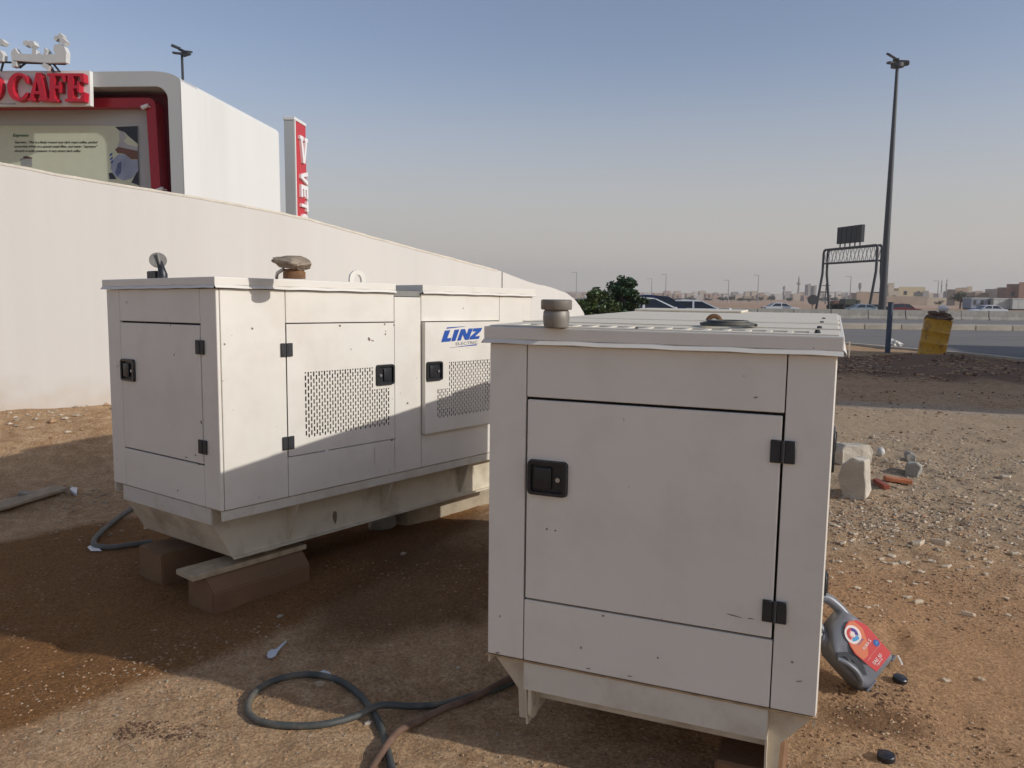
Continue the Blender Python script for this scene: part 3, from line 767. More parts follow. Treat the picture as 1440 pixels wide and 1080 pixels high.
# skid of A
MB().box(.128, AW-.130, .002, .012, z0-.098, z0-.004).add('end_plate', WHITE_D, gA)
for sx_, nm in ((.128, 1), (AW-.134, -1)):
    sidew = [(.012, 0), (.012, -.10), (.03, -.23), (AL-.03, -.23), (AL-.012, -.1), (AL-.012, 0)]
    MB().prism([(a, b+z0-.003) for a, b in sidew], .006, Vector((sx_, 0, 0)), Vector((0,1,0)), Vector((0,0,1)), Vector((1,0,0))).add('side_rail', SKID, gA)
MB().box(-.002, AW+.002, -.0025, AL+.002, z0-.0045, z0-.0004).add('floor_plate', mat('rusty_edge_paint', (.42, .28, .15), .8, .3, 20), gA)
for x0_, x1_ in ((.134+0, .01), (AW-.134, AW-.01)):
    for yy in (.05, .9, 1.75):
        sg = 1 if x1_ > x0_ else -1
        b0_ = x0_+(.0065*sg if sg > 0 else -.0075)
        MB().prism([(b0_, -.004), (x1_, -.004), (x1_, -.03), (b0_+.035*sg, -.125), (b0_+.03*sg, -.225), (b0_, -.225)], .006, Vector((0, yy, z0)), Vector((1,0,0)), Vector((0,0,1)), Vector((0,1,0))).add('outrigger', SKID, gA)
for x_ in (.003, AW-.007):
    MB().box(x_, x_+.004, .004, AL-.004, z0-.03, z0-.004).add('side_flange', SKID, gA)
MB().box(.136, AW-.136, .10, AL-.10, z0-.17, z0-.006).add('base_tank', SKID, gA)
# lifting lug with hole, front left
lg = MB(); out_ = [(0, 0), (0, -.17)] + [(.04*(1-math.cos(rad(a))), -.17-.04*math.sin(rad(a))) for a in (25, 50, 75, 100, 130, 155, 180)] + [(.09, -.10), (.09, 0)]
hl = [(.036+.017*math.cos(2*math.pi*k/14), -.145+.026*math.sin(2*math.pi*k/14)) for k in range(14)]
plate_hole(lg, out_, hl, .012, Vector((.1385, .014, z0-.004)), Vector((0,1,0)), Vector((0,0,1)), Vector((1,0,0)))
lg.add('lifting_lug', SKID, gA)

CHIP = mat('paint_chip', (.20, .14, .095), .8, .2); SMUDGE = mat('brown_smudge', (.62, .55, .455), .6, .08, 30)
def chips(root, M, p_local, n_local, pts, parent):
    n_w = (M.to_3x3() @ n_local).normalized(); p_w = M @ p_local; Mi = M.inverted(); r = random.Random(3)
    for px, py, a_, b_, ang, m in pts:
        c = PP(px, py, p_w, n_w); sc = (c-CAM).dot(CF)/FPX
        ux = Vector((-n_w.y, n_w.x, 0)).normalized(); uz = n_w.cross(ux); k = 9
        mb = MB(); P = []
        for i in range(k):
            t = 2*math.pi*i/k; q = r.uniform(.7, 1.15); x, y = a_*q*math.cos(t)*sc*.5, b_*q*math.sin(t)*sc*.5
            P.append(Mi @ (c+ux*(x*math.cos(ang)-y*math.sin(ang))+uz*(x*math.sin(ang)+y*math.cos(ang))+n_w*.0006))
        mb.bm.faces.new([mb.bm.verts.new(p) for p in P]); mb.add('paint_chip', m, parent)
chips(gA, Ma, Vector((0, -.0022, 0)), Vector((0, -1, 0)), [(817, 911, 3, 4, 0, CHIP), (925, 925, 3, 3, 0, CHIP), (848, 866, 4, 3, 0, CHIP), (769, 744, 3, 3, 0, CHIP), (781, 746, 3, 3, 0, CHIP), (1114, 931, 3, 3, 0, CHIP),
    (1033, 866, 22, 1.6, -.12, CHIP), (1056, 870, 10, 1.5, 0, CHIP), (827, 940, 8, 1.5, 0, CHIP), (885, 951, 8, 1.5, .1, CHIP), (700, 918, 7, 2, .2, CHIP), (1124, 958, 10, 1.4, .3, CHIP), (1063, 559, 8, 2, .3, CHIP), (877, 590, 2, 8, .2, SMUDGE), (1046, 529, 6, 2, 0, SMUDGE)], gA)
chips(gB, Mb, Vector((0, -.0022, 0)), Vector((0, -1, 0)), [(204, 454, 4, 2.5, 0, CHIP), (240, 457, 2, 5, 0, CHIP), (245, 499, 3, 3, 0, CHIP), (283, 594, 3.5, 5, .6, CHIP), (262, 643, 7, 2, 0, CHIP), (275, 640, 5, 2, 0, CHIP), (280, 653, 6, 2, 0, CHIP), (250, 690, 3, 3, 0, CHIP), (165, 515, 5, 3, 0, SMUDGE), (178, 425, 5, 4, 0, SMUDGE)], gB)
chips(gB, Mb, Vector((BW+.0016, 0, 0)), Vector((1, 0, 0)), [(554, 457, 3, 3, 0, CHIP), (541, 456, 3, 3, 0, CHIP), (542, 470, 3, 3, .4, CHIP), (519, 477, 4, 6, .5, CHIP), (524, 479, 6, 2, -.3, CHIP), (478, 458, 4, 3, 0, CHIP), (355, 462, 3, 3, 0, CHIP), (316, 484, 3, 3, 0, CHIP), (573, 567, 4, 3, 0, CHIP), (478, 540, 3, 3, 0, CHIP), (460, 634, 8, 4, 0, PRINTW), (551, 619, 5, 2, 0, CHIP), (548, 662, 2, 9, 0, SMUDGE), (527, 640, 2, 30, 0, SMUDGE)], gB)
chips(gB, Mb, Vector((BW-.094, 0, 0)), Vector((1, 0, 0)), [(471, 727, 9, 20, 0, CHIP)], gB)

# ------------------------------------------------------------------ kerb stones / beams under the generators
def bar_between(name, p0, p1, wd, ht, m, label, cat, chamfer=0.0, zt=None, group=None):
    p0, p1 = Vector(p0), Vector(p1); d = (p1-p0); d.z = 0; ln = d.length; d.normalize()
    o = MB()
    prof = [(-wd/2, 0), (wd/2, 0), (wd/2, ht-chamfer), (wd/2-chamfer, ht), (-wd/2+chamfer*.0, ht)] if chamfer else [(-wd/2, 0), (wd/2, 0), (wd/2, ht), (-wd/2, ht)]
    o.prism(prof, ln, Vector((0, 0, 0)), Vector((1,0,0)), Vector((0,0,1)), Vector((0,1,0)))
    bm = o.bm; bmesh.ops.bevel(bm, geom=list(bm.edges), offset=.006, segments=2, affect='EDGES')
    ob = o.add(name, m, None); ob.location = p0; ob.rotation_euler = (0, 0, math.atan2(-d.x, d.y))
    return tag(ob, label, cat, group)
k0 = PZ(300, 869, .0); k1 = PZ(437, 823, .0)
dd = (k1-k0); dd.z = 0; dd.normalize(); sid = Vector((-dd.y, dd.x, 0))
kz = .17
bar_between('kerb_stone', k0+sid*.11+Vector((0,0,-.02)), k1+sid*.11+Vector((0,0,-.02)), .22, kz+.02, KERBM, 'brown painted kerb stone under the near corner of the left generator', 'kerb stone', .06)
bd = PZ(265, 815, kz+.01); 
pl = MB().box(-.075, .075, 0, .62, 0, .026, .003).add('timber_board', WOODM, None)
pl.location = k0+sid*.135-dd*.06+Vector((0, 0, kz+.001)); pl.rotation_euler = (0, 0, math.atan2(-dd.x, dd.y))
tag(pl, 'pale timber board packed between the brown kerb stone and the left generator base', 'board')
MB
pk = MB().box(-.05, .05, -.04, .04, 0, .05, .004).add('steel_packer', WHITE_D, None)
pk.location = k0+sid*.15+dd*.38+Vector((0, 0, kz+.028)); pk.rotation_euler = (0, 0, byaw)
tag(pk, 'small steel packing piece on the pale board under the left generator', 'packer')
m0 = PZ(250, 838, 0.0); m1 = m0 + dd*.8 
n0 = PZ(197, 768, .17); n1 = PZ(245, 778, .17)
bar_between('kerb_stone', Vector((n0.x, n0.y, -.02))+sid*-.10, Vector((n0.x, n0.y, -.02))+dd*.85+sid*-.10, .24, .19, KERBM, 'brown painted kerb stone set back under the far left edge of the left generator', 'kerb stone', .0)
f0 = PZ(572, 746, 0.0); f1 = PZ(700, 705, 0.0)
d2 = (f1-f0).normalized(); s2_ = Vector((-d2.y, d2.x, 0))
bar_between('timber_sleeper', f0+s2_*.07+Vector((0,0,-.02)), f1+s2_*.07+d2*.5+Vector((0,0,-.02)), .14, .17, mat('dusty_sleeper', (.36, .30, .215), .9, .2, 9, bump=.4, bscale=15), 'dusty pale sleeper under the far end of the left generator', 'sleeper', .03)
tag(link('concrete_block', rock(31, .10, .08, .13, 3, .2, 8), CONC2, loc=f0+s2_*.13-d2*.1+Vector((0, 0, .09))), 'dark concrete lump beside the pale sleeper under the left generator', 'concrete block')
for k_, (u_, v_) in enumerate(((.83, .16), (.2, .55), (.8, 1.6), (.2, 1.6))):
    c_ = Ma @ Vector((u_, v_, 0)); b_ = MB().box(-.1, .1, -.08, .08, -.03, .0, .006)
    hh = c_.z+.012
    b_ = MB().box(-.10, .10, -.10, .10, -.04, hh, .008).add('support_block', KERBM, None); b_.location = (c_.x, c_.y, 0); b_.rotation_euler = (0, 0, ayaw+.15*k_)
    tag(b_, ['brown block under the front right corner of the nearest generator', 'brown block under the front left of the nearest generator', 'brown block under the rear right of the nearest generator', 'brown block under the rear left of the nearest generator'][k_], 'block')

# ------------------------------------------------------------------ cafe building
BY = 16.0
C0 = PY(258.5, 250, BY)
BD = Vector((.08, .997, 0)).normalized(); BN = Vector((-BD.x, -BD.y, 0)); BR = Vector((BD.y, -BD.x, 0))
croot_pos = Vector((C0.x, C0.y, -.3))
cafe = empty('cafe_building', croot_pos, label='white clad cafe building with rounded frame, red band and coffee poster, upper left', cat='building')
def bl(px, py, back=0.0):
    "photo pixel -> local (a along BR, z) on the plane parallel to the front, 'back' metres behind it"
    p = PP(px, py, C0+BD*back, BN); return ((p-croot_pos).dot(BR), p.z-croot_pos.z)
ZV = Vector((0, 0, 1)); O0 = Vector((0, 0, 0))
def arc(c, r0, r1, a0, a1, n=8): return [(c[0]+r0*math.cos(rad(a0+(a1-a0)*k/n)), c[1]+r1*math.sin(rad(a0+(a1-a0)*k/n))) for k in range(n+1)]
def fprism(pxs, back, depth, nm, m, parent=None, raw=None):
    poly = raw if raw else [bl(x, y, back) for x, y in pxs]
    return MB().prism(poly, depth, O0, BR, ZV, BD, off=back).add(nm, m, parent or cafe)
ztop = bl(200, 100)[1]; xl = bl(-220, 100)[0]
zin = bl(200, 121.5)[1]; xin = bl(238.5, 200)[0]
outer = [(xl, ztop)] + [(x, z) for x, z in arc((-.62, ztop-.20), .62, .20, 90, 0, 10)] + [(0, .3), (xin, .3), (xin, zin-.25)] + [(x, z) for x, z in arc((xin-.25, zin-.25), .25, .25, 0, 90, 8)][1:] + [(xl, zin)]
fprism(None, 0, .7, 'front_frame', CLADG, raw=outer)  # shade of the front is put into its grey colour
# main volume behind, rounded shoulders
side_len = 5.0
p_end = PP(388, 250, C0, BR); side_len = (p_end-C0).dot(BD)
vol = MB()
sideprof = [(.72, .3), (.72, ztop-.26), (side_len-.25, ztop-.26)]  # a along BD
pr = [(0.004, .3), (0.004, ztop-.20)] + [(x, z) for x, z in arc((-.62, ztop-.20), .62, .196, 0, 90, 10)] + [(xl, ztop-.004), (xl, .3)]
vol.prism(pr, side_len-.45, O0, BR, ZV, BD, off=.705)
vol.add('side_wall', CLAD, cafe)
MB().prism([(.006, .3), (.006, ztop-.50)] + arc((-.60, ztop-.5), .6, .42, 0, 90, 10) + [(xl, ztop-.08), (xl, .3)], .2, O0, BR, ZV, BD, off=side_len-.242).add('rear_wall', CLAD, cafe)
MB().box(0, .03, 0, 1, 0, 1).bm.free()
side_skin = MB().prism([(0, .3), (0, ztop-.19), (side_len*.9, ztop-.19), (side_len, ztop-.55), (side_len, .3)], .02, O0, BD, ZV, BR, off=-.012)
side_skin.add('side_cladding', CLAD, cafe)
for sx_ in (1.35, 2.7, 4.0):
    MB().box(0,0,0,0,0,0).bm.free()
# recess lining, red band, grey panel, poster
fprism([(-260, 110), (243, 110), (243, 320), (-260, 320)], .62, .06, 'recess_lining', MAROON)
zr0 = bl(100, 138.5, .3)[1]; zr1 = bl(100, 151.5, .3)[1]; xr1 = bl(222, 220, .3)[0]; xr0 = bl(209, 220, .3)[0]
band = [(xl-1, zr0)] + arc((xr1-.15, zr0-.15), .15, .15, 90, 0, 6) + [(xr1+.12, .3), (xr0+.12, .3), (xr0, zr1), (xl-1, zr1)]
fprism(None, .28, .33, 'red_band', REDP, raw=band)
fprism([(-260, 148), (212, 148), (214, 320), (-260, 320)], .50, .10, 'grey_panel', CLADG)
pr_ = fprism([(-260, 176), (193, 177), (196, 300), (-260, 300)], .47, .025, 'poster', mat('poster_green', (.60, .63, .46), .5, .03))
# poster art
def art(pxs, m, back=.468, nm='poster_print'):
    return fprism([(q[0]/7.2, 165+q[1]/7.2) for q in pxs], back, .003, nm, m, pr_)
art([(1165, 95), (1392, 88), (1408, 690), (1330, 660), (1390, 540), (1396, 270), (1300, 190), (1260, 150), (1200, 130)], mat('poster_dark', (.018, .02, .04), .4, .2), .4685)
art([(1205, 130), (1255, 150), (1280, 200), (1250, 240), (1290, 275), (1392, 300), (1398, 430), (1280, 400), (1210, 350), (1165, 330), (1190, 295), (1210, 240)], mat('poster_cup_white', (.42, .42, .42), .4, .1), .466)
art([(1165, 325), (1200, 300), (1300, 320), (1392, 340), (1396, 425), (1330, 425), (1260, 370), (1190, 362)], mat('poster_brown', (.16, .07, .045), .4, .2), .464)
art([(1210, 372), (1260, 378), (1330, 430), (1396, 434), (1400, 540), (1330, 620), (1250, 640), (1170, 600), (1120, 520), (1130, 440), (1180, 390)], mat('poster_cup_blue', (.30, .34, .44), .4, .25, 3), .465)
art([(1190, 470), (1230, 440), (1225, 560), (1190, 600), (1165, 560)], mat('poster_shadow_blue', (.10, .13, .25), .4, .2), .463)
for (a, b) in ((1110, 375), (1115, 415), (1120, 450)):
    art([(a, b), (a+28, b-18), (a+22, b+8), (a-2, b+18)], BLUEL, .462)
art([(1100, 565), (1135, 560), (1180, 625), (1110, 625)], mat('poster_dark', (.02,)*3), .462)
art([(228, 405), (260, 390), (328, 408), (322, 418), (240, 420)], mat('poster_brown', (.2,)*3), .465)
art([(205, 412), (240, 421), (322, 419), (325, 500), (215, 490)], mat('poster_cup_grey', (.30, .31, .28), .4, .1), .466)
art([(235, 398), (262, 392), (310, 404), (262, 412)], mat('poster_coffee', (.09, .05, .03), .4, .1), .463)
def poster_text(txt, x0, y0, x1, h, m, shear=.35):
    me = text_mesh(txt, 1.0, 0, shear, bold=.025)
    wmx = max(v.co.x for v in me.vertices); p0 = Vector((*bl(x0/7.2, 165+y0/7.2, .46), 0)); p1 = Vector((*bl(x1/7.2, 165+y0/7.2, .46), 0)); hh = Vector((*bl(x0/7.2, 165+(y0-h)/7.2, .46), 0))
    dv, hv = p1-p0, hh-p0
    for v in me.vertices:
        q_ = p0+dv*(v.co.x/wmx)+hv*(v.co.y/.72)
        v.co = BR*q_.x+ZV*q_.y+BD*.4655
    link('poster_lettering', me, m, pr_)['kind'] = 'stuff'
poster_text('Espresso', 128, 194, 290, 30, mat('poster_text_green', (.01, .10, .03), .5), .1)
pt = mat('poster_text_grey', (.05, .055, .035), .5)
poster_text('Espresso : This is a finely ground very dark roast coffee, packed', 145, 262, 990, 24, pt)
poster_text('somewhat tightly in a special metal filter, and water, "espresso"', 140, 305, 985, 24, pt)
poster_text('through it under pressure. A very strong dark coffee', 145, 350, 815, 24, pt)
# small white spotlights on the red band
for (px, py) in ((205, 149), (226, 266)):
    c_ = bl(px, py, .2); m_ = MB(); p_ = BR*c_[0]+ZV*c_[1]+BD*.22
    m_.tube([p_-BR*.09-ZV*.03, p_+BR*.04+ZV*.02], [.045, .035], 10); m_.tube([p_+BR*.03, p_+BR*.06+BD*.1], .015, 6)
    m_.add('spotlight', PRINTW, cafe, True)
# sign box
sb = fprism([(-220, 99.5), (126, 99.5), (127, 148.5), (-220, 150)], -.12, .11, 'sign_box', CLAD)
def letter(poly, pxbox, back, depth, nm, m, parent):
    "unit polygon (0..1, 0..1 up) into a photo box"
    x0, y0, x1, y1 = pxbox
    raw = [bl(x0+(x1-x0)*a, y1+(y0-y1)*b, back) for a, b in poly]
    mb = MB().prism(raw, depth, O0, BR, ZV, BD, off=back); return mb.add(nm, m, parent)
def Cpoly():
    P = []
    for k in range(0, 25):
        a = rad(38+ (322-38)*k/24); P.append((.52+.50*math.cos(a), .5+.50*math.sin(a)))
    P += [(.96, .30), (.86, .30)]
    for k in range(0, 19):
        a = rad(310-(310-50)*k/18); P.append((.56+.30*math.cos(a), .5+.40*math.sin(a)))
    P += [(.86, .62), (.96, .62)]
    return P
Apoly1 = [(0, 0), (.34, 0), (.34, .09), (.25, .09), (.29, .24), (.58, .24), (.62, .09), (.52, .09), (.52, 0), (1, 0), (1, .09), (.92, .09), (.62, 1), (.40, 1), (.08, .09), (0, .09)]
Ahole = [(.325, .34), (.545, .34), (.44, .70)]
Fpoly = [(0, 0), (.52, 0), (.52, .09), (.40, .09), (.40, .46), (.60, .46), (.62, .32), (.72, .32), (.72, .72), (.62, .72), (.60, .57), (.40, .57), (.40, .91), (.74, .91), (.84, .70), (.96, .70), (.94, 1), (0, 1), (0, .91), (.13, .91), (.13, .09), (0, .09)]
Epoly = [(0, 0), (.97, 0), (1, .33), (.88, .33), (.76, .10), (.42, .10), (.42, .46), (.60, .46), (.62, .32), (.72, .32), (.72, .72), (.62, .72), (.60, .57), (.42, .57), (.42, .90), (.72, .90), (.84, .68), (.96, .68), (.93, 1), (0, 1), (0, .91), (.14, .91), (.14, .09), (0, .09)]
LB, LD = -.27, .148
REDLET = mat('red_letter', (.50, .012, .03), .4, .05)
letter(Cpoly(), (9.5, 102, 40.5, 142), LB, LD, 'sign_letter', REDLET, sb)
def letter_hole(poly, hole, pxbox, back, depth, nm, m, parent):
    x0, y0, x1, y1 = pxbox; f = lambda P: [bl(x0+(x1-x0)*a, y1+(y0-y1)*b, back) for a, b in P]
    mb = MB(); plate_hole(mb, f(poly), f(hole), depth, BD*back, BR, ZV, BD); return mb.add(nm, m, parent)
letter_hole(Apoly1, Ahole, (39, 102, 67.5, 141.5), LB, LD, 'sign_letter', REDLET, sb)
letter(Fpoly, (66, 103, 93, 142.5), LB, LD, 'sign_letter', REDLET, sb)
letter(Epoly, (91, 103, 119, 142.5), LB, LD, 'sign_letter', REDLET, sb)
# the end of the previous O, mostly out of the picture
letter([(.5+.5*math.cos(rad(a)), .5+.5*math.sin(rad(a))) for a in range(0, 360, 20)], (-32, 102, 1, 142), LB, LD, 'sign_letter', REDLET, sb)
me = text_mesh('coffee house', 1.0); wmx = max(v.co.x for v in me.vertices)
for v in me.vertices:
    p_ = bl(-30+v.co.x/wmx*52, 147-v.co.y*4.4, -.12); v.co = BR*p_[0]+ZV*p_[1]+BD*-.1225
link('sign_lettering', me, BLACK2, sb)
# Arabic letters on the roof stand
ar = empty('roof_letters', croot_pos+BD*-.3, label='white raised Arabic lettering on a steel rail above the cafe sign', cat='sign')
ARM = mat('white_letter_cladding', (.60, .60, .57), .5, .03)
def arp(pts, d=.13, nm='letter', m=ARM, off=0.0):
    raw = [bl(x/10.286, 40+y/10.286, -.3) for x, y in pts]
    MB().prism(raw, d, O0, BR, ZV, BD, off=off).add(nm, m, ar)
arp([(160, 380), (160, 330), (215, 280), (262, 360), (455, 372), (465, 285), (520, 310), (520, 372), (630, 375), (640, 270), (690, 320), (665, 372), (800, 372), (770, 320), (780, 240), (860, 215), (925, 260), (958, 340), (950, 490), (700, 498), (170, 460)])
arp([(862, 60), (915, 110), (870, 165), (815, 120)]); arp([(900, 130), (960, 185), (918, 240), (850, 190)]); arp([(800, 95), (850, 130), (800, 180), (770, 140)])
arp([(335, 180), (400, 170), (420, 230), (370, 260), (330, 225)]); arp([(420, 175), (480, 180), (505, 240), (450, 280), (405, 240)])
arp([(640, 490), (720, 545), (690, 605), (590, 540)]); arp([(165, 470), (235, 475), (235, 545), (170, 555)])
arp([(-150, 330), (0, 310), (45, 375), (35, 470), (-60, 480), (-200, 420)]); arp([(-40, 160), (25, 150), (70, 200), (40, 240), (-30, 230)])
rl = MB()
def arpt(x, y, b=-.1): 
    c_ = bl(x/10.286, 40+y/10.286, -.3); return BR*c_[0]+ZV*c_[1]+BD*b*-1
rl.tube([arpt(-400, 455), arpt(900, 495)], .02, 6); rl.tube([arpt(640, 470), arpt(730, 610)], .025, 6); rl.tube([arpt(330, 470), arpt(230, 550)], .02, 6); rl.tube([arpt(0, 455), arpt(-40, 600)], .02, 6); rl.tube([arpt(730, 500), arpt(820, 610)], .02, 6)
rl.add('support_rail', DARKM, ar)
# flood light post behind the roof edge
def floodhead(root, P, s, m):
    for k, (dx, dy, dz, rx, rz) in enumerate(((-.32, 0, .28, .5, .4), (.28, .05, .05, .15, -.2), (-.25, 0, -.05, .1, .2), (.26, -.1, -.12, -.3, -.3), (0, .2, .12, .2, 1.2))):
        b_ = MB().box(-.24*s, .24*s, -.14*s, .14*s, -.05*s, .05*s, .015*s).add('floodlight', m, root)
        b_.location = P+Vector((dx*s, dy*s, dz*s)); b_.rotation_euler = (rx, rx*.6, rz)
fp = PY(257, 108, 19.0); ft = PY(255.5, 80, 19.0)
fr_ = empty('floodlight_post', (fp.x, fp.y, fp.z-1.2), label='short post with a cluster of dark floodlights rising behind the cafe roof', cat='floodlight')
MB().tube([(0, 0, 0), (0, 0, ft.z-fp.z+1.3)], .03, 8).add('post', DARKM, fr_)
floodhead(fr_, Vector((0, 0, ft.z-fp.z+1.3)), .42, DARKM)

# ------------------------------------------------------------------ pylon sign
PYL = PY(414.5, 240, 24.0)
py_root = empty('pylon_sign', (PYL.x, PYL.y, -.6), label='tall white pylon sign with a red side face and white letters behind the wall', cat='sign')
def pz_(py): return PP(414.5, py, PYL, BN).z+.6
ptop = pz_(168.5); sl = .98
MB().box(0,0,0,0,0,0).bm.free()
R3 = Matrix((( BR.x, BD.x, 0), (BR.y, BD.y, 0), (0, 0, 1))).to_4x4()
py_root.matrix_world = Matrix.Translation(py_root.location) @ R3
MB().box(-.30, 0, 0, sl, 0, ptop, .008).add('pylon_body', CLADG, py_root)  # white box coloured grey to stand for its shaded face
MB().box(-.32, .035, -.02, sl+.02, ptop, ptop+.09, .008).add('pylon_cap', CLAD, py_root)
MB().box(.001, .030, 0, .07, 0, ptop-.002).add('pylon_edge', CLAD, py_root)
MB().box(.001, .012, .072, sl, 0, ptop-.004).add('red_face', REDSIGN, py_root)
Vp = [(.36, 0), (.62, 0), (.92, .86), (1.02, .86), (1.02, 1), (.60, 1), (.60, .86), (.72, .86), (.52, .25), (.30, .86), (.44, .86), (.44, 1), (0, 1), (0, .86), (.10, .86)]
Vb = [(0, 1), (.30, 1), (.5, .35), (.70, 1), (1, 1), (.64, 0), (.36, 0)]
Eb = [(0, 0), (1, 0), (1, .22), (.32, .22), (.32, .40), (.9, .40), (.9, .60), (.32, .60), (.32, .78), (1, .78), (1, 1), (0, 1)]
Tb = [(.35, 0), (.65, 0), (.65, .76), (1, .76), (1, 1), (0, 1), (0, .76), (.35, .76)]
def pyl(poly, s0, s1, py0, py1, rot):
    za, zb_ = pz_(py1), pz_(py0)
    q_ = []
    for a, b in poly:
        if rot: a, b = b, 1-a
        q_.append((s0+(s1-s0)*a, za+(zb_-za)*b))
    MB().prism(q_, .07, O0, Vector((0,1,0)), ZV, Vector((1,0,0)), off=.013).add('letter', PRINTW, py_root)
pyl(Vp, .30, .96, 187, 225, False); pyl(Vb, .32, .92, 236, 255, True); pyl(Eb, .32, .92, 257, 275, True); pyl(Tb, .32, .92, 279, 294, True)
Ob_o = [(.5+.5*math.cos(rad(a)), .5+.5*math.sin(rad(a))) for a in range(0, 360, 20)]; Ob_i = [(.5+.27*math.cos(rad(a)), .5+.27*math.sin(rad(a))) for a in range(0, 360, 20)]
za, zb_ = pz_(317), pz_(298)
mb = MB(); plate_hole(mb, [(.32+.6*a, za+(zb_-za)*b) for a, b in Ob_o], [(.32+.6*a, za+(zb_-za)*b) for a, b in Ob_i], .07, Vector((.013, 0, 0)), Vector((0,1,0)), ZV, Vector((1,0,0)))
mb.add('letter', PRINTW, py_root)

# ------------------------------------------------------------------ oil bottle
def bottle():
    root = empty('oil_bottle', (0,0,0), label='dark grey oil bottle with red label tilted against the nearest generator', cat='bottle')
    # sections (superellipse) along local z; local x = width, y = thickness (front is -y)
    secs = [(.0, .080, .044, .004), (.004, .088, .052, .004), (.02, .094, .058, 0), (.10, .094, .058, 0), (.165, .092, .057, 0), (.20, .080, .054, .008), (.225, .060, .048, .018), (.240, .045, .038, .028), (.245, .030, .026, .036)]
    bm = bmesh.new(); n = 48; rings = []
    for z, a, b, cx in secs:
        r = []
        for k in range(n):
            t = 2*math.pi*k/n; c_, s_ = math.cos(t), math.sin(t); e = .38
            x = cx+a*math.copysign(abs(c_)**e, c_); y = b*math.copysign(abs(s_)**e, s_)
            if .03 < z < .17 and x < -.02:
                # grip recess on the left side
                g_ = math.exp(-((x+.052)/.026)**2)*math.exp(-((z-.095)/.06)**4)
                y *= 1-.38*g_
            r.append(bm.verts.new((x, y, z)))
        rings.append(r)
    # refine between sections for the recess
    for i in range(len(rings)-1):
        for k in range(n): bm.faces.new([rings[i][k], rings[i][(k+1)%n], rings[i+1][(k+1)%n], rings[i+1][k]])
    bm.faces.new(rings[0][::-1]); bm.faces.new(rings[-1])
    bmesh.ops.recalc_face_normals(bm, faces=bm.faces)
    me = bpy.data.meshes.new('body'); bm.to_mesh(me); bm.free(); link('body', me, GREYPL, root, smooth=True)
    # grip bulge rib
    g_ = MB(); g_.tube(smooth_curve([(-.088, -.05, .155), (-.075, -.058, .12), (-.07, -.060, .08), (-.078, -.057, .045), (-.088, -.045, .03)], 5), [.010]*21, 10); g_.add('grip_rib', GREYPL, root, True)
    g_ = MB(); pr_ = [(-.088, .165), (-.070, .172), (-.045, .150), (-.032, .110), (-.034, .07), (-.05, .04), (-.058, .05), (-.05, .085), (-.052, .12), (-.066, .15)]
    g_.prism(pr_, .002, Vector((0, -.0585, 0)), Vector((1,0,0)), ZV, Vector((0,1,0)), off=-.0015); g_.add('grip_crescent', BLACK, root)  # flat black crescent laid over the grip recess
    # handle loop and neck
    h = MB(); pts = smooth_curve([(.074, 0, .19), (.078, 0, .245), (.068, 0, .305), (.036, 0, .338), (-.004, 0, .322), (-.034, 0, .27), (-.045, 0, .19)], 6)
    h.tube(pts, [.020]*len(pts), 12); h.add('handle', GREYPL, root, True)
    nk = MB(); nk.tube([(-.050, 0, .20), (-.060, 0, .235)], [.034, .028], 16); nk.tube([(-.060, 0, .235), (-.070, 0, .262)], [.024, .024], 16); nk.add('neck', GREYPL, root, True)
    ft = MB().box(.066, .094, -.052, .03, -.006, .004, .003).box(-.088, -.03, -.05, .05, -.006, .003, .003).add('foot', GREYPL, root)
    # label
    Lb = [(-.012, .022), (.080, .022), (.082, .030), (.086, .155), (.072, .195), (.045, .215), (.020, .212), (-.004, .190), (-.020, .150), (-.026, .120), (-.018, .06)]
    def lab(poly, m, lift, nm='label'):
        mb = MB(); mb.prism(poly, .0004, Vector((0, -.0585-lift, 0)), Vector((1,0,0)), ZV, Vector((0,-1,0))); return mb.add(nm, m, root)
    lb = lab(Lb, REDL, .0004)
    def l2(poly, m, lift, nm='label_print'):
        mb = MB(); mb.prism(poly, .0003, Vector((0, -.0585-lift, 0)), Vector((1,0,0)), ZV, Vector((0,-1,0))); return mb.add(nm, m, lb)
    l2([(-.0225, .118), (-.018, .085), (.008, .082), (.045, .118), (.066, .160), (.060, .200), (.045, .212), (.022, .209), (-.002, .188), (-.017, .149)], ORANGEL, .001)
    l2([(.020+.031*math.cos(rad(a)), .172+.036*math.sin(rad(a))) for a in range(0, 360, 15)], PINKL, .0015)
    # swirl emblem: red arc, blue arc, light blue tail
    def arcband(cx, cz, r0, r1, a0, a1, m, n=10):
        P = [(cx+r1*math.cos(rad(a0+(a1-a0)*k/n)), cz+r1*1.15*math.sin(rad(a0+(a1-a0)*k/n))) for k in range(n+1)] + [(cx+r0*math.cos(rad(a1+(a0-a1)*k/n)), cz+r0*math.sin(rad(a1+(a0-a1)*k/n))) for k in range(n+1)]
        l2(P, m, .002)
    arcband(.020, .174, .013, .022, 60, 205, REDL); arcband(.020, .174, .008, .012, 90, 250, mat('pink_print', (.75, .35, .30), .4))
    arcband(.020, .174, .010, .021, -55, 62, mat('violet_print', (.06, .02, .25), .4)); arcband(.020, .172, .011, .022, 210, 300, BLUE2)
    l2([(.022, .148), (.034, .160), (.026, .143)], BLUE2, .0021)
    def txt(s, x, z, w_, m, shear=0):
        me = text_mesh(s, 1.0, 0, shear); wm = max(v.co.x for v in me.vertices)
        for v in me.vertices: v.co = Vector((x+v.co.x/wm*w_, -.0585-.0026, z+v.co.y/wm*w_*1.15))
        link('label_lettering', me, m, lb)
    txt('TOTAL', .006, .131, .034, BLUEL); txt('RUBIA', .010, .106, .036, PRINTW); txt('S', .049, .106, .007, PRINTW)
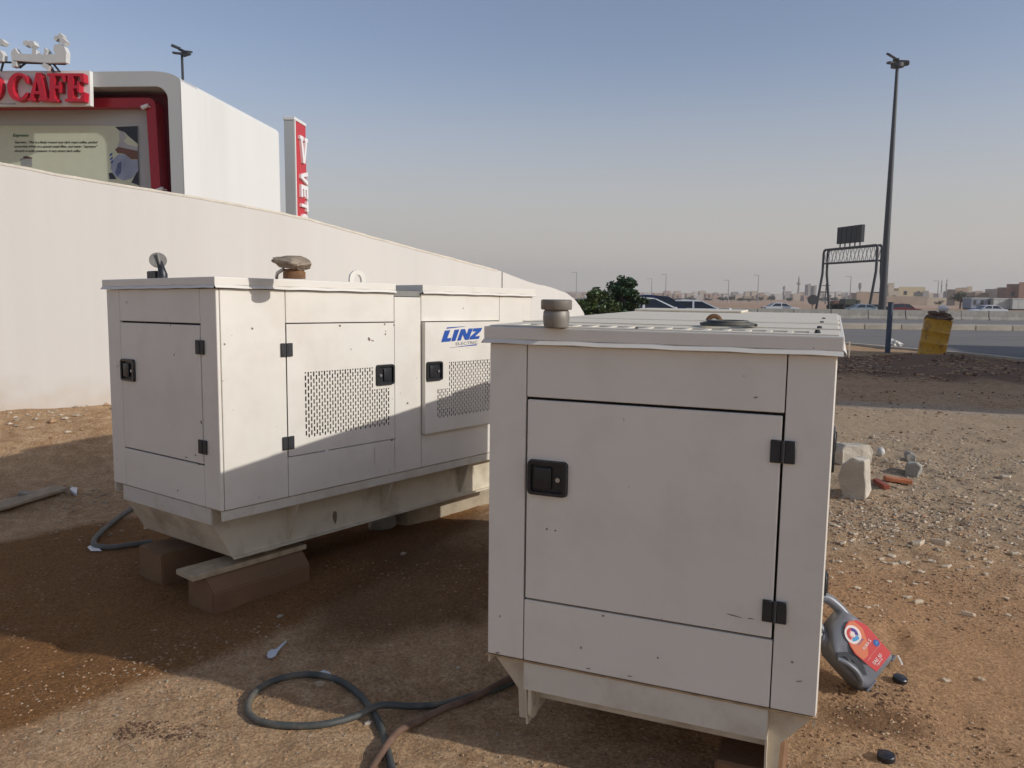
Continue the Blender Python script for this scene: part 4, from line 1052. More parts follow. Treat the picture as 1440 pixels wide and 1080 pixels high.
    txt('SAE 50', .000, .043, .048, PRINTW); txt('engine oil', .006, .034, .034, PRINTW); txt('Diesel', -.008, .070, .018, mat('pink_print', (.7, .3, .3)))
    l2([(.066+.0115*math.cos(rad(a)), .088+.0135*math.sin(rad(a))) for a in range(0, 360, 20)], BLUEL, .0015)
    l2([(.060, .084), (.070, .094), (.072, .086)], BLUE2, .002)
    l2([(.003, .0735), (.084, .0735), (.084, .0745), (.003, .0745)], mat('pink_print', (.7,)*3), .0012)
    return root
bt = bottle()
# pose: bottom left corner on the soil, leaning left onto the cabinet
pb = PZ(1209, 972, .03)
exv = (CR*.74 + CU*.64 + CF*.30).normalized()
eyv = (CR*-.60 + CU*.80 + CF*.12); eyv = (eyv - exv*eyv.dot(exv)).normalized()
nrm = exv.cross(eyv)      # towards the camera side is -local y
Mbt = Matrix(((exv.x, -nrm.x, eyv.x, 0), (exv.y, -nrm.y, eyv.y, 0), (exv.z, -nrm.z, eyv.z, 0), (0, 0, 0, 1)))
bt.matrix_world = Matrix.Translation(pb) @ Mbt @ Matrix.Translation((.09, 0, .004))
# black caps
def cap(px, py, label, tilt):
    p = G(px, py); m = MB(); m.tube([(0,0,0), (0,0,.014), (0,0,.017)], [.027, .027, .024], 22)
    m.tube([(0,0,.017), (0,0,.0175)], [.019, .018], 22)
    o = m.add('bottle_cap', BLACK, None, True); o.location = p+Vector((0, 0, .002)); o.rotation_euler = tilt; tag(o, label, 'cap')
cap(1265, 958, 'round black plastic cap lying beside the oil bottle', (.12, .1, 0)); cap(1246, 1068, 'round black plastic cap lying alone at the bottom right of the picture', (.05, -.08, 0))

# ------------------------------------------------------------------ hoses, spoon, scraps
def hose(pxs, r, m, name, label, lifts=None, cat='hose'):
    pts = [G(*p)+Vector((0, 0, r*.85 + (lifts[i] if lifts else 0))) for i, p in enumerate(pxs)]
    pts = smooth_curve(pts, 10); o = MB().tube(pts, r, 10).add(name, m, None, True); tag(o, label, cat); return o
hose([(560, 1120), (549, 1075), (535, 1025), (521, 1000), (505, 980), (480, 962), (448, 953), (418, 953), (385, 961), (360, 976), (349, 997), (356, 1013), (380, 1022), (420, 1025), (460, 1022), (500, 1013), (535, 1004), (580, 1000), (620, 994), (660, 984), (700, 972), (722, 962)], .0125, HOSE, 'black_hose', 'looped dark hose lying on the dirt left of the nearest generator', [0, 0, .0, 0, 0, 0, 0, 0, 0, 0, 0, 0, 0, 0, 0, .004, .022, .008, 0, 0, 0, 0])
hose([(505, 1120), (527, 1078), (545, 1055), (562, 1036), (590, 1018), (625, 1000), (665, 985), (700, 970), (725, 960)], .0125, HOSEB, 'brown_hose', 'brown hose running beside the dark one towards the nearest generator', [0, 0, .01, .012, 0, 0, 0, .01, .02])
hose([(188, 717), (175, 725), (158, 738), (142, 752), (132, 764), (136, 771), (155, 773), (180, 770), (215, 765)], .016, mat('grey_hose', (.13, .125, .105), .7, .15, 9), 'grey_hose', 'grey hose bent round on the soil behind the left generator')
def flat(name, pxs, m, label, cat, th=.002, lift=.004):
    P = [G(*p)+Vector((0, 0, lift)) for p in pxs]; mb = MB(); zc = max(p.z for p in P)
    c = sum(P, Vector())/len(P); z_ = [c.z+(p.z-c.z)*.3 for p in P]
    a = [mb.bm.verts.new((p.x-c.x, p.y-c.y, z_[i]-c.z)) for i, p in enumerate(P)]; b = [mb.bm.verts.new((p.x-c.x, p.y-c.y, z_[i]-c.z+th)) for i, p in enumerate(P)]
    mb.bm.faces.new(a); mb.bm.faces.new(b[::-1])
    for i in range(len(P)): mb.bm.faces.new([a[i], a[(i+1)%len(P)], b[(i+1)%len(P)], b[i]])
    o = mb.add(name, m, None); o.location = c; tag(o, label, cat); return o
flat('plastic_spoon', [(375.5, 926), (377, 920), (382, 917), (388, 916.5), (396, 908), (402, 902.5), (403.5, 903.5), (398, 910), (391, 919), (388, 926), (382, 929.5), (377, 929)], PLW, 'white plastic spoon lying on the dirt before the left generator', 'spoon', .003, .008)
flat('paper_scrap', [(449, 950), (455, 947), (463, 949), (466, 953), (455, 954)], PLW, 'small white scrap tucked against the top of the hose loop', 'scrap', .002, .012)
flat('paper_scrap', [(413, 951), (421, 949), (427, 950), (424, 953), (414, 954)], PLW, 'thin white scrap just left along the hose loop', 'scrap', .002, .01)
flat('paper_scrap', [(123, 772), (132, 766), (143, 776), (128, 777)], PRINTW, 'white paper scrap pinned under the grey hose bend', 'scrap', .002, .008)
flat('paper_scrap', [(97, 672), (106, 665), (108, 675), (100, 680)], PLW, 'crumpled bluish scrap on rubble left of the left generator', 'scrap', .02, .006)
flat('white_stick', [(1261.5, 930), (1263, 929), (1269, 941), (1267.5, 942)], PRINTW, 'thin white stick poking out beside the bottle base', 'stick', .004, .02)
# planks at far left
def plank(px0, px1, wd, th, m, name, label):
    p0, p1 = G(*px0), G(*px1); d = p1-p0; ln = d.length
    o = MB().box(-wd/2, wd/2, 0, ln, 0, th, .004).add(name, m, None)
    o.matrix_world = Matrix.Translation(p0+Vector((0,0,.01))) @ d.to_track_quat('Y', 'Z').to_matrix().to_4x4(); tag(o, label, 'plank'); return o
plank((-40, 667), (84, 630), .17, .022, mat('brown_plank', (.33, .25, .17), .9, .25, 14, bump=.25), 'plank', 'weathered plank lying in the shade at the left edge of the picture')
plank((22, 633), (38, 631), .08, .03, WOODG, 'wood_offcut', 'short dark offcut lying on the long plank')

# ------------------------------------------------------------------ rubble
def place_rock(seed, px, py, wpx, hpx, m, name, label, cat, sub=3, rough=.22, facets=7, group=None, sy=.8, rz=None):
    p = G(px, py); sc = (p-CAM).dot(CF)/FPX
    sx_ = wpx*sc*.62; sz = hpx*sc*.62
    o = link(name, rock(seed, sx_, sx_*sy, sz, sub, rough, facets), m, loc=p+Vector((0, sx_*sy*.5, sz*.72)), rot=(0, 0, rz if rz is not None else rnd.uniform(0, 3)))
    return tag(o, label, cat, group)
def chunk(px_poly, depth_, name, m, label, back=.02, tilt=0.0, yrot=-.15):
    "broken concrete lump from an outline, with real thickness"
    base = G(*px_poly[0]); n_ = Vector((math.sin(yrot), -math.cos(yrot), 0)); a_ = Vector((n_.y*-1, n_.x, 0)).normalized()
    P = [PP(x, y, base, n_) for x, y in px_poly]
    mb = MB(); v0 = [mb.bm.verts.new(p-base) for p in P]; c = sum((p-base for p in P), Vector())/len(P)
    v1 = [mb.bm.verts.new((p-base-c)*.88+c-n_*depth_) for p in P]
    mb.bm.faces.new(v0); mb.bm.faces.new(v1[::-1])
    for i in range(len(P)): mb.bm.faces.new([v0[i], v0[(i+1)%len(P)], v1[(i+1)%len(P)], v1[i]])
    bmesh.ops.recalc_face_normals(mb.bm, faces=mb.bm.faces)
    bmesh.ops.bevel(mb.bm, geom=list(mb.bm.edges), offset=.008, segments=1, affect='EDGES')
    bmesh.ops.triangulate(mb.bm, faces=mb.bm.faces); bmesh.ops.subdivide_edges(mb.bm, edges=mb.bm.edges, cuts=2, use_grid_fill=True)
    for v in mb.bm.verts: v.co += Vector((noise.noise(v.co*14), noise.noise(v.co*14+Vector((5,0,0))), noise.noise(v.co*14+Vector((0,5,0)))))*.012
    o = mb.add(name, m, None); o.location = base+Vector((0, 0, -.01)); return tag(o, label, 'concrete lump')
chunk([(1186, 700), (1178, 668), (1184, 650), (1200, 642), (1217, 647), (1219, 700), (1205, 704)], .22, 'concrete_lump', CONC, 'tall broken concrete lump, one face sunlit, right of the nearest generator', yrot=-.62)
chunk([(1184, 655), (1184, 632), (1190, 624.5), (1225, 624.5), (1229, 634), (1227, 650)], .16, 'concrete_lump', CONC, 'flatter pale concrete lump standing behind the tall one', yrot=.25)
chunk([(1273, 670), (1272, 652), (1276, 648), (1290, 651), (1296, 657), (1290, 674)], .14, 'concrete_lump', CONC2, 'small dark grey block among rubble right of the pale lumps', yrot=-.62)
chunk([(1276, 650), (1274, 638), (1281, 633), (1290, 640), (1288, 650)], .1, 'concrete_lump', CONC2, 'low dark fragment just behind the small dark grey block', yrot=-.2)
bp2 = G(1238, 641); o = link('plastic_ball', rock(3, .036, .036, .045, 3, .12), mat('dirty_white', (.55, .53, .48), .6, .15, 20), loc=bp2+Vector((0, 0, .036)), smooth=True); tag(o, 'dirty white round plastic container beside the concrete lumps', 'container')
MB
plank((1243, 677), (1281, 682), .07, .03, ORNG, 'orange_strip', 'orange plastic strip lying in the rubble')['category'] = 'plastic strip'
plank((1231, 680), (1247, 690), .05, .03, mat('red_brick_bit', (.28, .07, .04), .9, .2), 'brick_bit', 'small red brick bit near the orange strip')['category'] = 'brick'
# individually placed stones seen in the photo
flatst = [(1290, 766, 24), (1322, 766, 30), (1253, 783, 14), (1255, 794, 16), (1272, 793, 16), (1400, 771, 14), (1275, 841, 15), (1292, 848, 20), (1362, 866, 22), (1219, 855, 12), (1418, 866, 9), (1330, 958, 14), (1378, 955, 10), (1425, 781, 14), (1295, 805, 12), (1385, 787, 10), (1390, 792, 14), (1286, 822, 9), (1303, 820, 8), (1240, 787, 12), (1255, 739, 14), (1318, 735, 10), (1285, 722, 12), (1200, 752, 12), (1185, 765, 14), (1222, 749, 8), (1243, 731, 10), (1176, 741, 12), (1395, 712, 14), (1410, 745, 10), (1335, 745, 9), (1350, 742, 8), (1212, 886, 9), (1271, 875, 7), (1238, 867, 6), (1415, 842, 10), (1330, 798, 18), (1309, 790, 12), (1366, 798, 9), (1205, 828, 12), (1182, 806, 10)]
smeshes = []
SM = [mat('pale_stone', (.60, .50, .37), .9, .15, 10, bump=.3), mat('tan_stone', (.42, .31, .20), .9, .2, 10, bump=.3), mat('grey_stone', (.38, .30, .21), .9, .2, 10, bump=.3)]
def flake(seed):
    r = random.Random(seed); n = r.randint(5, 8); bm = bmesh.new(); B = []; T = []; M_ = []
    asp = r.uniform(.45, .8); h = r.uniform(.09, .17); tx_, ty_ = r.uniform(-.12, .12), r.uniform(-.12, .12)
    for k in range(n):
        a = 2*math.pi*(k+r.uniform(-.28, .28))/n; q = r.uniform(.38, .54); x, y = q*math.cos(a), q*math.sin(a)*asp
        B.append(bm.verts.new((x*.85, y*.85, -.08))); M_.append(bm.verts.new((x, y, h*.45+x*tx_))); T.append(bm.verts.new((x*.86+r.uniform(-.03, .03), y*.86, h+x*tx_+y*ty_+r.uniform(-.015, .015))))
    for A_, C_ in ((B, M_), (M_, T)):
        for k in range(n): bm.faces.new([A_[k], A_[(k+1)%n], C_[(k+1)%n], C_[k]])
    bm.faces.new(B[::-1]); c = bm.verts.new((r.uniform(-.1, .1), r.uniform(-.06, .06), h*1.08))
    for k in range(n): bm.faces.new([T[k], T[(k+1)%n], c])
    me = bpy.data.meshes.new('stone'); bm.to_mesh(me); bm.free(); return me
for i in range(14):
    r = random.Random(100+i); fl_ = i < 8
    me = flake(200+i) if fl_ else rock(200+i, .5, r.uniform(.32, .46), r.uniform(.24, .34), 1 if i % 2 else 2, .3, 8); me.materials.append(SM[i % 3]); smeshes.append(me)
def stone(px, py, wpx, pale=True, flatk=True, label=None, group=None, cat='stone'):
    p = G(px, py); sc = (p-CAM).dot(CF)/FPX
    k = rnd.choice([0, 3, 6] if pale else [1, 2, 4, 5, 7]) if flatk else rnd.choice([8, 9, 10, 11, 12, 13])
    o = bpy.data.objects.new('stone', smeshes[k]); COL.objects.link(o); s_ = wpx*sc*1.05; o.scale = (s_, s_, s_)
    o.location = p+Vector((0, 0, s_*.06)); o.rotation_euler = (rnd.uniform(-.12, .12), rnd.uniform(-.12, .12), rnd.uniform(-.5, .5))
    if label and '%s' in label: label = label % (['pale', 'tan', 'grey'][k % 3] + (' flat' if k < 8 else ' lumpy'))
    tag(o, label, cat, group)
for i, (a, b, c_) in enumerate(flatst):
    stone(a, b, c_, True, label='flat pale stone flake scattered on the sunlit dirt right of the nearest generator', group='flat stone flakes on the dirt at right')
for a, b, c_, lb_ in ((393, 868, 13, 'fist-sized pale stone in the shade below the left generator'), (450, 962, 17, 'brown stone inside the top of the hose loop'), (163, 1007, 10, 'pale stone in the sun at lower left, on its own'), (87, 1028, 8, 'pale stone right one of the pair at lower left'), (55, 1029, 8, 'pale stone left one of the pair at lower left'), (374, 1002, 9, 'small pale pebble at the left inside of the hose loop'), (518, 1018, 14, 'tan stone under the hose crossing'), (566, 780, 12, 'pale lump in deep shade under the left generator'), (645, 940, 9, 'brown pebble left of the nearest generator foot'), (1331, 957, 13, 'smooth rounded stone on reddish dirt right of the bottle'), (1380, 956, 12, 'rounded stone at right of the smooth rounded one')):
    stone(a, b, c_, True, False, label=lb_)
grp = []
for i in range(210):
    a = rnd.uniform(1165, 1440); b = rnd.uniform(620, 900)
    if rnd.random() < .7: b = rnd.gauss(715, 45); 
    if b < 606 or b > 1000: continue
    if a < 1175+(b < 705)*60 and b < 720: continue
    stone(a, b, max(3.5, rnd.lognormvariate(1.75, .35)), rnd.random() < .5, rnd.random() < .75, label='small %s stone chip strewn over the rubbly dirt at right', group='stone chips on the rubbly dirt')
for i in range(60):
    a = rnd.gauss(125, 40); b = rnd.uniform(655, 760)
    if a > 160+(b-655)*.3: a = 150-rnd.random()*60
    stone(a, b, rnd.uniform(3, 7), rnd.random() < .3, rnd.random() < .5, label='small %s stone chip in the shaded rubble behind the left generator', group='stone chips left of the left generator')
# fine gravel: one object
def gravel(name, n, regions, smin, smax, mats, seed, label):
    r = random.Random(seed); V = []; F = []; MI = []
    base = [Vector(v) for v in ((1,0,0), (-1,0,0), (0,1,0), (0,-1,0), (0,0,1), (0,0,-1))]
    tri = [(0,2,4), (2,1,4), (1,3,4), (3,0,4), (2,0,5), (1,2,5), (3,1,5), (0,3,5)]
    for _ in range(n):
        x0, x1, y0, y1 = regions[r.randrange(len(regions))]
        x = r.uniform(x0, x1); y = r.uniform(y0, y1)
        if noise.noise((x*.9+seed, y*.9, 0))*1.2+r.random() < .55: continue
        s = smin+(smax-smin)*r.random()**3.5; a = r.uniform(0, 6.28); z = gz(x, y); k0 = len(V); fl_ = r.uniform(.2, .7)
        for v in base:
            q_ = Vector((v.x*s*r.uniform(.7, 1.2), v.y*s*r.uniform(.5, 1), v.z*s*fl_*r.uniform(.7, 1.1)))
            V.append((x+q_.x*math.cos(a)-q_.y*math.sin(a), y+q_.x*math.sin(a)+q_.y*math.cos(a), z+q_.z+s*.12))
        mi = r.randrange(len(mats))
        for t in tri: F.append(tuple(k0+i for i in t)); MI.append(mi)
    me = bpy.data.meshes.new(name); me.from_pydata(V, [], F)
    for m in mats: me.materials.append(m)
    me.polygons.foreach_set('material_index', MI)
    o = bpy.data.objects.new(name, me); COL.objects.link(o); return tag(o, label, 'gravel', kind='stuff')
CL = mat('soil_clod', (.40, .24, .13), .95, .2, 10)
CLD = mat('dark_soil_clod', (.13, .07, .04), .95, .2, 10)
gravel('gravel', 34000, [(1.6, 6, 4.5, 8.4), (2.0, 5, 4.8, 7.6), (1.6, 5, 4.2, 7.2)], .003, .024, SM+[CL, SM[2]], 11, 'fine gravel and chips on the rubbly dirt at right')
gravel('soil_clods', 30000, [(.9, 4.5, 1.8, 5.0), (1.0, 3.2, 2.2, 4.2)], .0022, .012, [CL, CL, CL, CL, CLD, SM[1]], 13, 'fine soil clods on the reddish dirt around the bottle')
gravel('soil_grit', 26000, [(-3.6, 1.2, 1.7, 4.2), (-2.6, .2, 2.2, 3.4), (-4.5, -2.4, 4.4, 7.3)], .0016, .010, [SM[1], CL, CL, CL, CL, SM[2]], 12, 'fine grit on the dirt at left and in the foreground')
gravel('earth_heap_clods', 9000, [(7.2, 11.2, 16.2, 19.2), (5.5, 11, 13.5, 17)], .008, .06, [CL, CLD, CL, SM[1]], 16, 'clods and stones on the low earth heap in front of the barrel')
gravel('roadside_grit', 9000, [(3.6, 9.5, 8.0, 12.5)], .004, .028, [SM[0], CL, SM[1], SM[2], CLD], 17, 'grit scattered on the pale dirt before the shaded bank')
gravel('bank_rubble', 5200, [(-7.5, -3.6, 6.3, 7.9), (-6.8, -4.0, 6.9, 7.7)], .006, .045, [SM[0], CL, CL, SM[1], SM[2]], 18, 'loose rubble on the earth bank at the foot of the wall')
q1 = G(235, 1030); gravel('dark_crumbs', 420, [(q1.x-.16, q1.x+.16, q1.y-.05, q1.y+.06)], .003, .011, [CLD], 14, 'patch of dark soil crumbs in the sunlit foreground at lower left')
q1 = G(1205, 985); gravel('dark_crumbs', 900, [(q1.x-.12, q1.x+.22, q1.y-.10, q1.y+.12)], .003, .012, [CLD, CLD, CL], 15, 'dark crumbly soil around the base of the oil bottle')
for i in range(26):
    stone(rnd.uniform(0, 105), rnd.uniform(577, 592), rnd.uniform(3, 8), True, rnd.random() < .5, label='pale stone lying on the earth bank at the foot of the wall', group='stones on the bank at the wall foot')

# ------------------------------------------------------------------ post, barrel, bag
p = G(1248, 496); pt_ = PY(1249.5, 426, p.y)
MB().tube([(0, 0, -.1), (0, 0, (pt_.z-p.z)*1.0)], .058, 16)
po = MB(); po.tube([(0, 0, -.1), (0, 0, pt_.z-p.z)], .066, 16); por = empty('steel_post', p, label='blue-grey steel post standing at the road edge left of the yellow barrel', cat='post')
po.add('post_tube', POSTB, por, True); MB().tube([(0, 0, pt_.z-p.z), (0, 0, pt_.z-p.z+.02)], .082, 16).add('post_cap', DARKM, por, True)
p = G(1309, 499); sc = (p-CAM).dot(CF)/FPX
bh = (500-447)*sc; br_ = 36.5*sc/2
br0 = empty('yellow_barrel', p+Vector((0, 0, -.03)), (rad(3), rad(6.5), 0), 'dented yellow oil drum leaning at the road edge, rubbish heaped on top', 'barrel')
ba = MB(); zs_ = [0, .01, .02, .31, .325, .34, .355, .37, .62, .635, .65, .665, .68, .96, .975, .985, .99]; rs = [.97, .99, .975, .975, 1.0, 1.02, 1.0, .975, .975, 1.0, 1.02, 1.0, .975, .975, .99, 1.01, .985]
ba.tube([(0, 0, bh*z) for z in zs_], [br_*r for r in rs], 32, True)
for v in ba.bm.verts:
    a = math.atan2(v.co.y, v.co.x); k = 1-.05*math.exp(-((a+2.2)/.5)**2)*math.exp(-((v.co.z/bh-.55)/.25)**2)-.03*math.exp(-((a+1.0)/.4)**2)*math.exp(-((v.co.z/bh-.35)/.2)**2); v.co.x *= k; v.co.y *= k
ba.add('drum', YEL, br0, True)
ru = rock(77, br_*.88, br_*.84, bh*.19, 4, .55, 3); ro = link('rubbish_heap', ru, BAG, loc=br0.matrix_basis @ Vector((-.0, 0, bh*1.03))); tag(ro, 'heap of brown rubbish sacks on top of the yellow drum', 'rubbish')
ru = rock(78, .13, .09, .09, 3, .4, 3); ro = link('white_bag', ru, PRINTW, loc=br0.matrix_basis @ Vector((.03, -.05, bh*1.03+.22))); tag(ro, 'crumpled white bag on the rubbish above the yellow drum', 'bag')
p = G(1258, 489); ru = rock(79, .26, .2, .2, 3, .5, 4); ro = link('white_bag', ru, mat('bag_white', (.66, .64, .58), .6, .1), loc=p+Vector((0, .1, .12))); tag(ro, 'crumpled white plastic bag on the ground behind the steel post', 'bag')

# ------------------------------------------------------------------ concrete road barrier
YB = 79.0; zb = hbase(0, YB)
br = empty('road_barrier', (30, YB, zb), label='long grey concrete barrier in sections along the highway', cat='barrier')
prof = [(-.30, -.05), (-.30, .10), (-.16, .32), (-.10, .93), (.10, .93), (.16, .32), (.30, .10), (.30, -.05)]
def seg_mesh(ln):
    m = MB().prism(prof, ln, O0, Vector((0,1,0)), ZV, Vector((1,0,0))); me = m.mesh('barrier_section'); me.materials.append(CONC2); return me
joints = [1023, 1065, 1116, 1168.5, 1220.5, 1273, 1351, 1390, 1445, 1500, 1560]
for a, b in zip(joints, joints[1:]):
    xa, xb = PY(a, 445, YB).x, PY(b, 445, YB).x
    o = bpy.data.objects.new('barrier_section', seg_mesh(xb-xa-.09)); COL.objects.link(o); o.parent = br; o.location = (xa-30, rnd.uniform(-.03, .03), 0)
x0 = PY(978, 445, 70).x; x1 = PY(1022, 445, 70).x
lw = MB().box(0, x1-x0, -.12, .12, -.6, 1.0, .02).add('low_wall', CONC2, None); lw.location = (x0, 70, hbase(0, 70)); tag(lw, 'short pale grey concrete wall in front of the far white car, left of the barrier', 'low wall')
cb = MB().tube([(0, 0, 0), (0, 0, .6), (0, 0, .95)], [.32, .26, .1], 12).add('white_marker', PRINTW, None, True); cb.location = (PY(1026, 440, 69).x, 69, hbase(0, 69)); tag(cb, 'small white rounded marker at the end of the short low wall', 'marker')

# ------------------------------------------------------------------ cars
def car(label, paint, loc, rz, kind='sedan', s=1.0):
    r = empty('parked_car' if 'parked' in label else 'car', loc, (0, 0, rz), label, 'car')
    if kind == 'sedan':
        low = [(-2.3, .35), (-2.32, .62), (-2.2, .92), (-1.5, .98), (1.0, .96), (1.9, .84), (2.22, .70), (2.28, .45), (2.2, .25), (-2.2, .25)]
        cab = [(-1.75, .96), (-1.0, 1.40), (-.3, 1.46), (.35, 1.40), (1.15, .95)]
    elif kind == 'hatch':
        low = [(-2.0, .35), (-2.05, .62), (-2.0, .98), (-1.5, 1.02), (.95, .98), (1.75, .84), (2.02, .70), (2.08, .45), (2.0, .25), (-2.0, .25)]
        cab = [(-1.98, 1.0), (-1.7, 1.40), (-.6, 1.50), (.2, 1.44), (1.25, .96)]
    else:
        low = [(-2.3, .4), (-2.35, .8), (-2.3, 1.1), (-1.5, 1.12), (1.0, 1.08), (2.0, .98), (2.3, .82), (2.35, .5), (2.25, .3), (-2.25, .3)]
        cab = [(-2.28, 1.1), (-2.0, 1.66), (-.6, 1.76), (.4, 1.68), (1.3, 1.06)]
    hw = .88
    b = MB(); b.prism(low, 2*hw, Vector((0, -hw, 0)), Vector((1,0,0)), ZV, Vector((0,1,0)))
    bmesh.ops.bevel(b.bm, geom=list(b.bm.edges), offset=.07, segments=2, affect='EDGES')
    body = b.add('body', paint, r, True)
    bm = bmesh.new(); n = len(cab)
    Lv = [bm.verts.new((x, -hw+.06+(z-.95)*.34, z)) for x, z in cab]; Rv = [bm.verts.new((x, hw-.06-(z-.95)*.34, z)) for x, z in cab]
    bm.faces.new(Lv); bm.faces.new(Rv[::-1])
    for i in range(n): j = (i+1) % n; bm.faces.new([Lv[i], Rv[i], Rv[j], Lv[j]])
    bmesh.ops.recalc_face_normals(bm, faces=bm.faces); bmesh.ops.bevel(bm, geom=list(bm.edges), offset=.05, segments=2, affect='EDGES')
    me = bpy.data.meshes.new('cabin'); bm.to_mesh(me); bm.free(); link('cabin', me, paint, r, smooth=True)
    # glass panes a few millimetres proud
    zlo = cab[0][1]+.06; zt_ = max(z for _, z in cab)-.09
    def side(y_s, x0a, x1a, x0b, x1b):
        f = lambda z: (hw-.06-(z-.95)*.34+.006)*y_s
        pts = [(x0a, zlo), (x1a, zlo), (x1b, zt_), (x0b, zt_)]
        m = MB(); q_ = [Vector((x, f(z), z)) for x, z in pts]; v0 = [m.bm.verts.new(p_) for p_ in q_]; v1 = [m.bm.verts.new(p_-Vector((0, .02*y_s, 0))) for p_ in q_]
        m.bm.faces.new(v0); m.bm.faces.new(v1[::-1])
        for i in range(4): m.bm.faces.new([v0[i], v0[(i+1)%4], v1[(i+1)%4], v1[i]])
        m.add('window', GLASS, r)
    def xat(poly, z, front):
        pts = cab if front else cab[::-1]
        it = list(zip(cab, cab[1:]))
        xsx = []
        for (xa, za), (xb_, zb2) in it:
            if min(za, zb2) <= z <= max(za, zb2) and abs(zb2-za) > 1e-6: xsx.append(xa+(xb_-xa)*(z-za)/(zb2-za))
        return (max(xsx) if front else min(xsx))
    fa, fb = xat(cab, zlo, True)-.14, xat(cab, zt_, True)-.10; ra, rb2 = xat(cab, zlo, False)+.16, xat(cab, zt_, False)+.10
    mid = -.25
    for ys in (-1, 1): side(ys, ra, mid-.05, rb2, mid-.05); side(ys, mid+.05, fa, mid+.05, fb)
    for nm, (A, B), sg in (('windscreen', (cab[-1], cab[-2]), 1), ('rear_window', (cab[0], cab[1]), -1)):
        dxx = Vector((B[0]-A[0], 0, B[1]-A[1])); nn = Vector((dxx.z, 0, -dxx.x)).normalized()*(1 if sg*(dxx.z) > 0 else -1)
        if nn.z < 0: nn = -nn
        a0, b0 = Vector((A[0], 0, A[1]))+dxx*.10, Vector((A[0], 0, A[1]))+dxx*.88
        m = MB(); q_ = [a0+Vector((0, -.70, 0)), a0+Vector((0, .70, 0)), b0+Vector((0, .60, 0)), b0+Vector((0, -.60, 0))]
        v0 = [m.bm.verts.new(p_+nn*.008) for p_ in q_]; v1 = [m.bm.verts.new(p_-nn*.02) for p_ in q_]
        m.bm.faces.new(v0); m.bm.faces.new(v1[::-1])
        for i in range(4): m.bm.faces.new([v0[i], v0[(i+1)%4], v1[(i+1)%4], v1[i]])
        m.add(nm, GLASS, r)
    for wx in (-1.38, 1.38):
        for wy in (-1, 1):
            t = MB(); t.tube([(wx, wy*(hw-.2), .32), (wx, wy*(hw+.01), .32)], .32, 18); t_ = t.add('wheel', TYRE, r, True)
            t = MB(); t.tube([(wx, wy*(hw+.005), .32), (wx, wy*(hw+.02), .32)], .19, 12); t.add('rim', STEEL, t_, True)
    for wy in (-1, 1):
        MB().box(.82, .98, wy*(hw+.08)-.09, wy*(hw+.08)+.09, 1.0, 1.12, .03).add('mirror', paint, r)
        MB().box(low[6][0]-.12, low[6][0]+.03, wy*.62-.16, wy*.62+.16, .6, .74, .02).add('headlight', STEEL, r)
        MB().box(low[1][0]-.02, low[1][0]+.1, wy*.66-.13, wy*.66+.13, .72, .88, .02).add('tail_light', CARR, r)
    r.scale = (s, s, s); return r
def carat(label, paint, px, Y, rz, kind='sedan', s=1.0, dz=0):
    X = PY(px, 430, Y).x; return car(label, paint, (X, Y, hbase(X, Y)+dz), rz, kind, s)
carat('white hatchback parked just beyond the green bush, facing right', CARW, 912, 31, rad(-4), 'hatch')
carat('navy blue car parked behind the white hatchback', CARB, 928, 36.5, rad(-8), 'suv', .93)
carat('white sedan parked beyond the navy car', CARW, 981, 41.0, rad(-10), 'hatch', .98)
carat('dark car parked at the end of the wall, mostly hidden by the bush', mat('black_car_paint', (.02, .02, .022), .25), 848, 40, rad(10), 'hatch', 1.0)
carat('white sedan driving past beyond the barrier, left of the gantry', CARW, 1099, 100, rad(0), 'sedan', 1.0, -.1)
carat('white sedan beyond the barrier at the right, in front of the site cabins', CARW, 1388, 100, rad(180), 'sedan', 1.0, -.1)
carat('pale blue-grey car beyond the barrier left of the tall mast', CARS_, 1217, 98, rad(0), 'sedan', 1.0, -.1)
carat('dark red van beyond the barrier right of the tall mast', CARR, 1272, 102, rad(0), 'suv', .86, -.1)
carat('dark saloon beyond the barrier directly behind the tall mast', DARKM, 1238, 104, rad(0), 'hatch', .9, -.1)

# ------------------------------------------------------------------ mast and gantry
mx_ = PY(1240.5, 434, 92); mt = PY(1262, 92, 92); mz = hbase(mx_.x, 92)
mr_ = empty('light_mast', (mx_.x, 92, mz), label='very tall dark lighting mast with a cluster of floodlights on top', cat='light mast')
hgt = mt.z-mz; tx = mt.x-mx_.x
MB().tube([(0, 0, 0), (tx*.5, 0, hgt*.5), (tx, 0, hgt)], [.44, .31, .17], 16).add('mast_pole', MASTM, mr_, True)
MB().tube([(tx, 0, hgt-.2), (tx, 0, hgt+.2)], .7, 14).add('head_ring', DARKM, mr_, True)
floodhead(mr_, Vector((tx, 0, hgt+.35)), 2.3, DARKM)
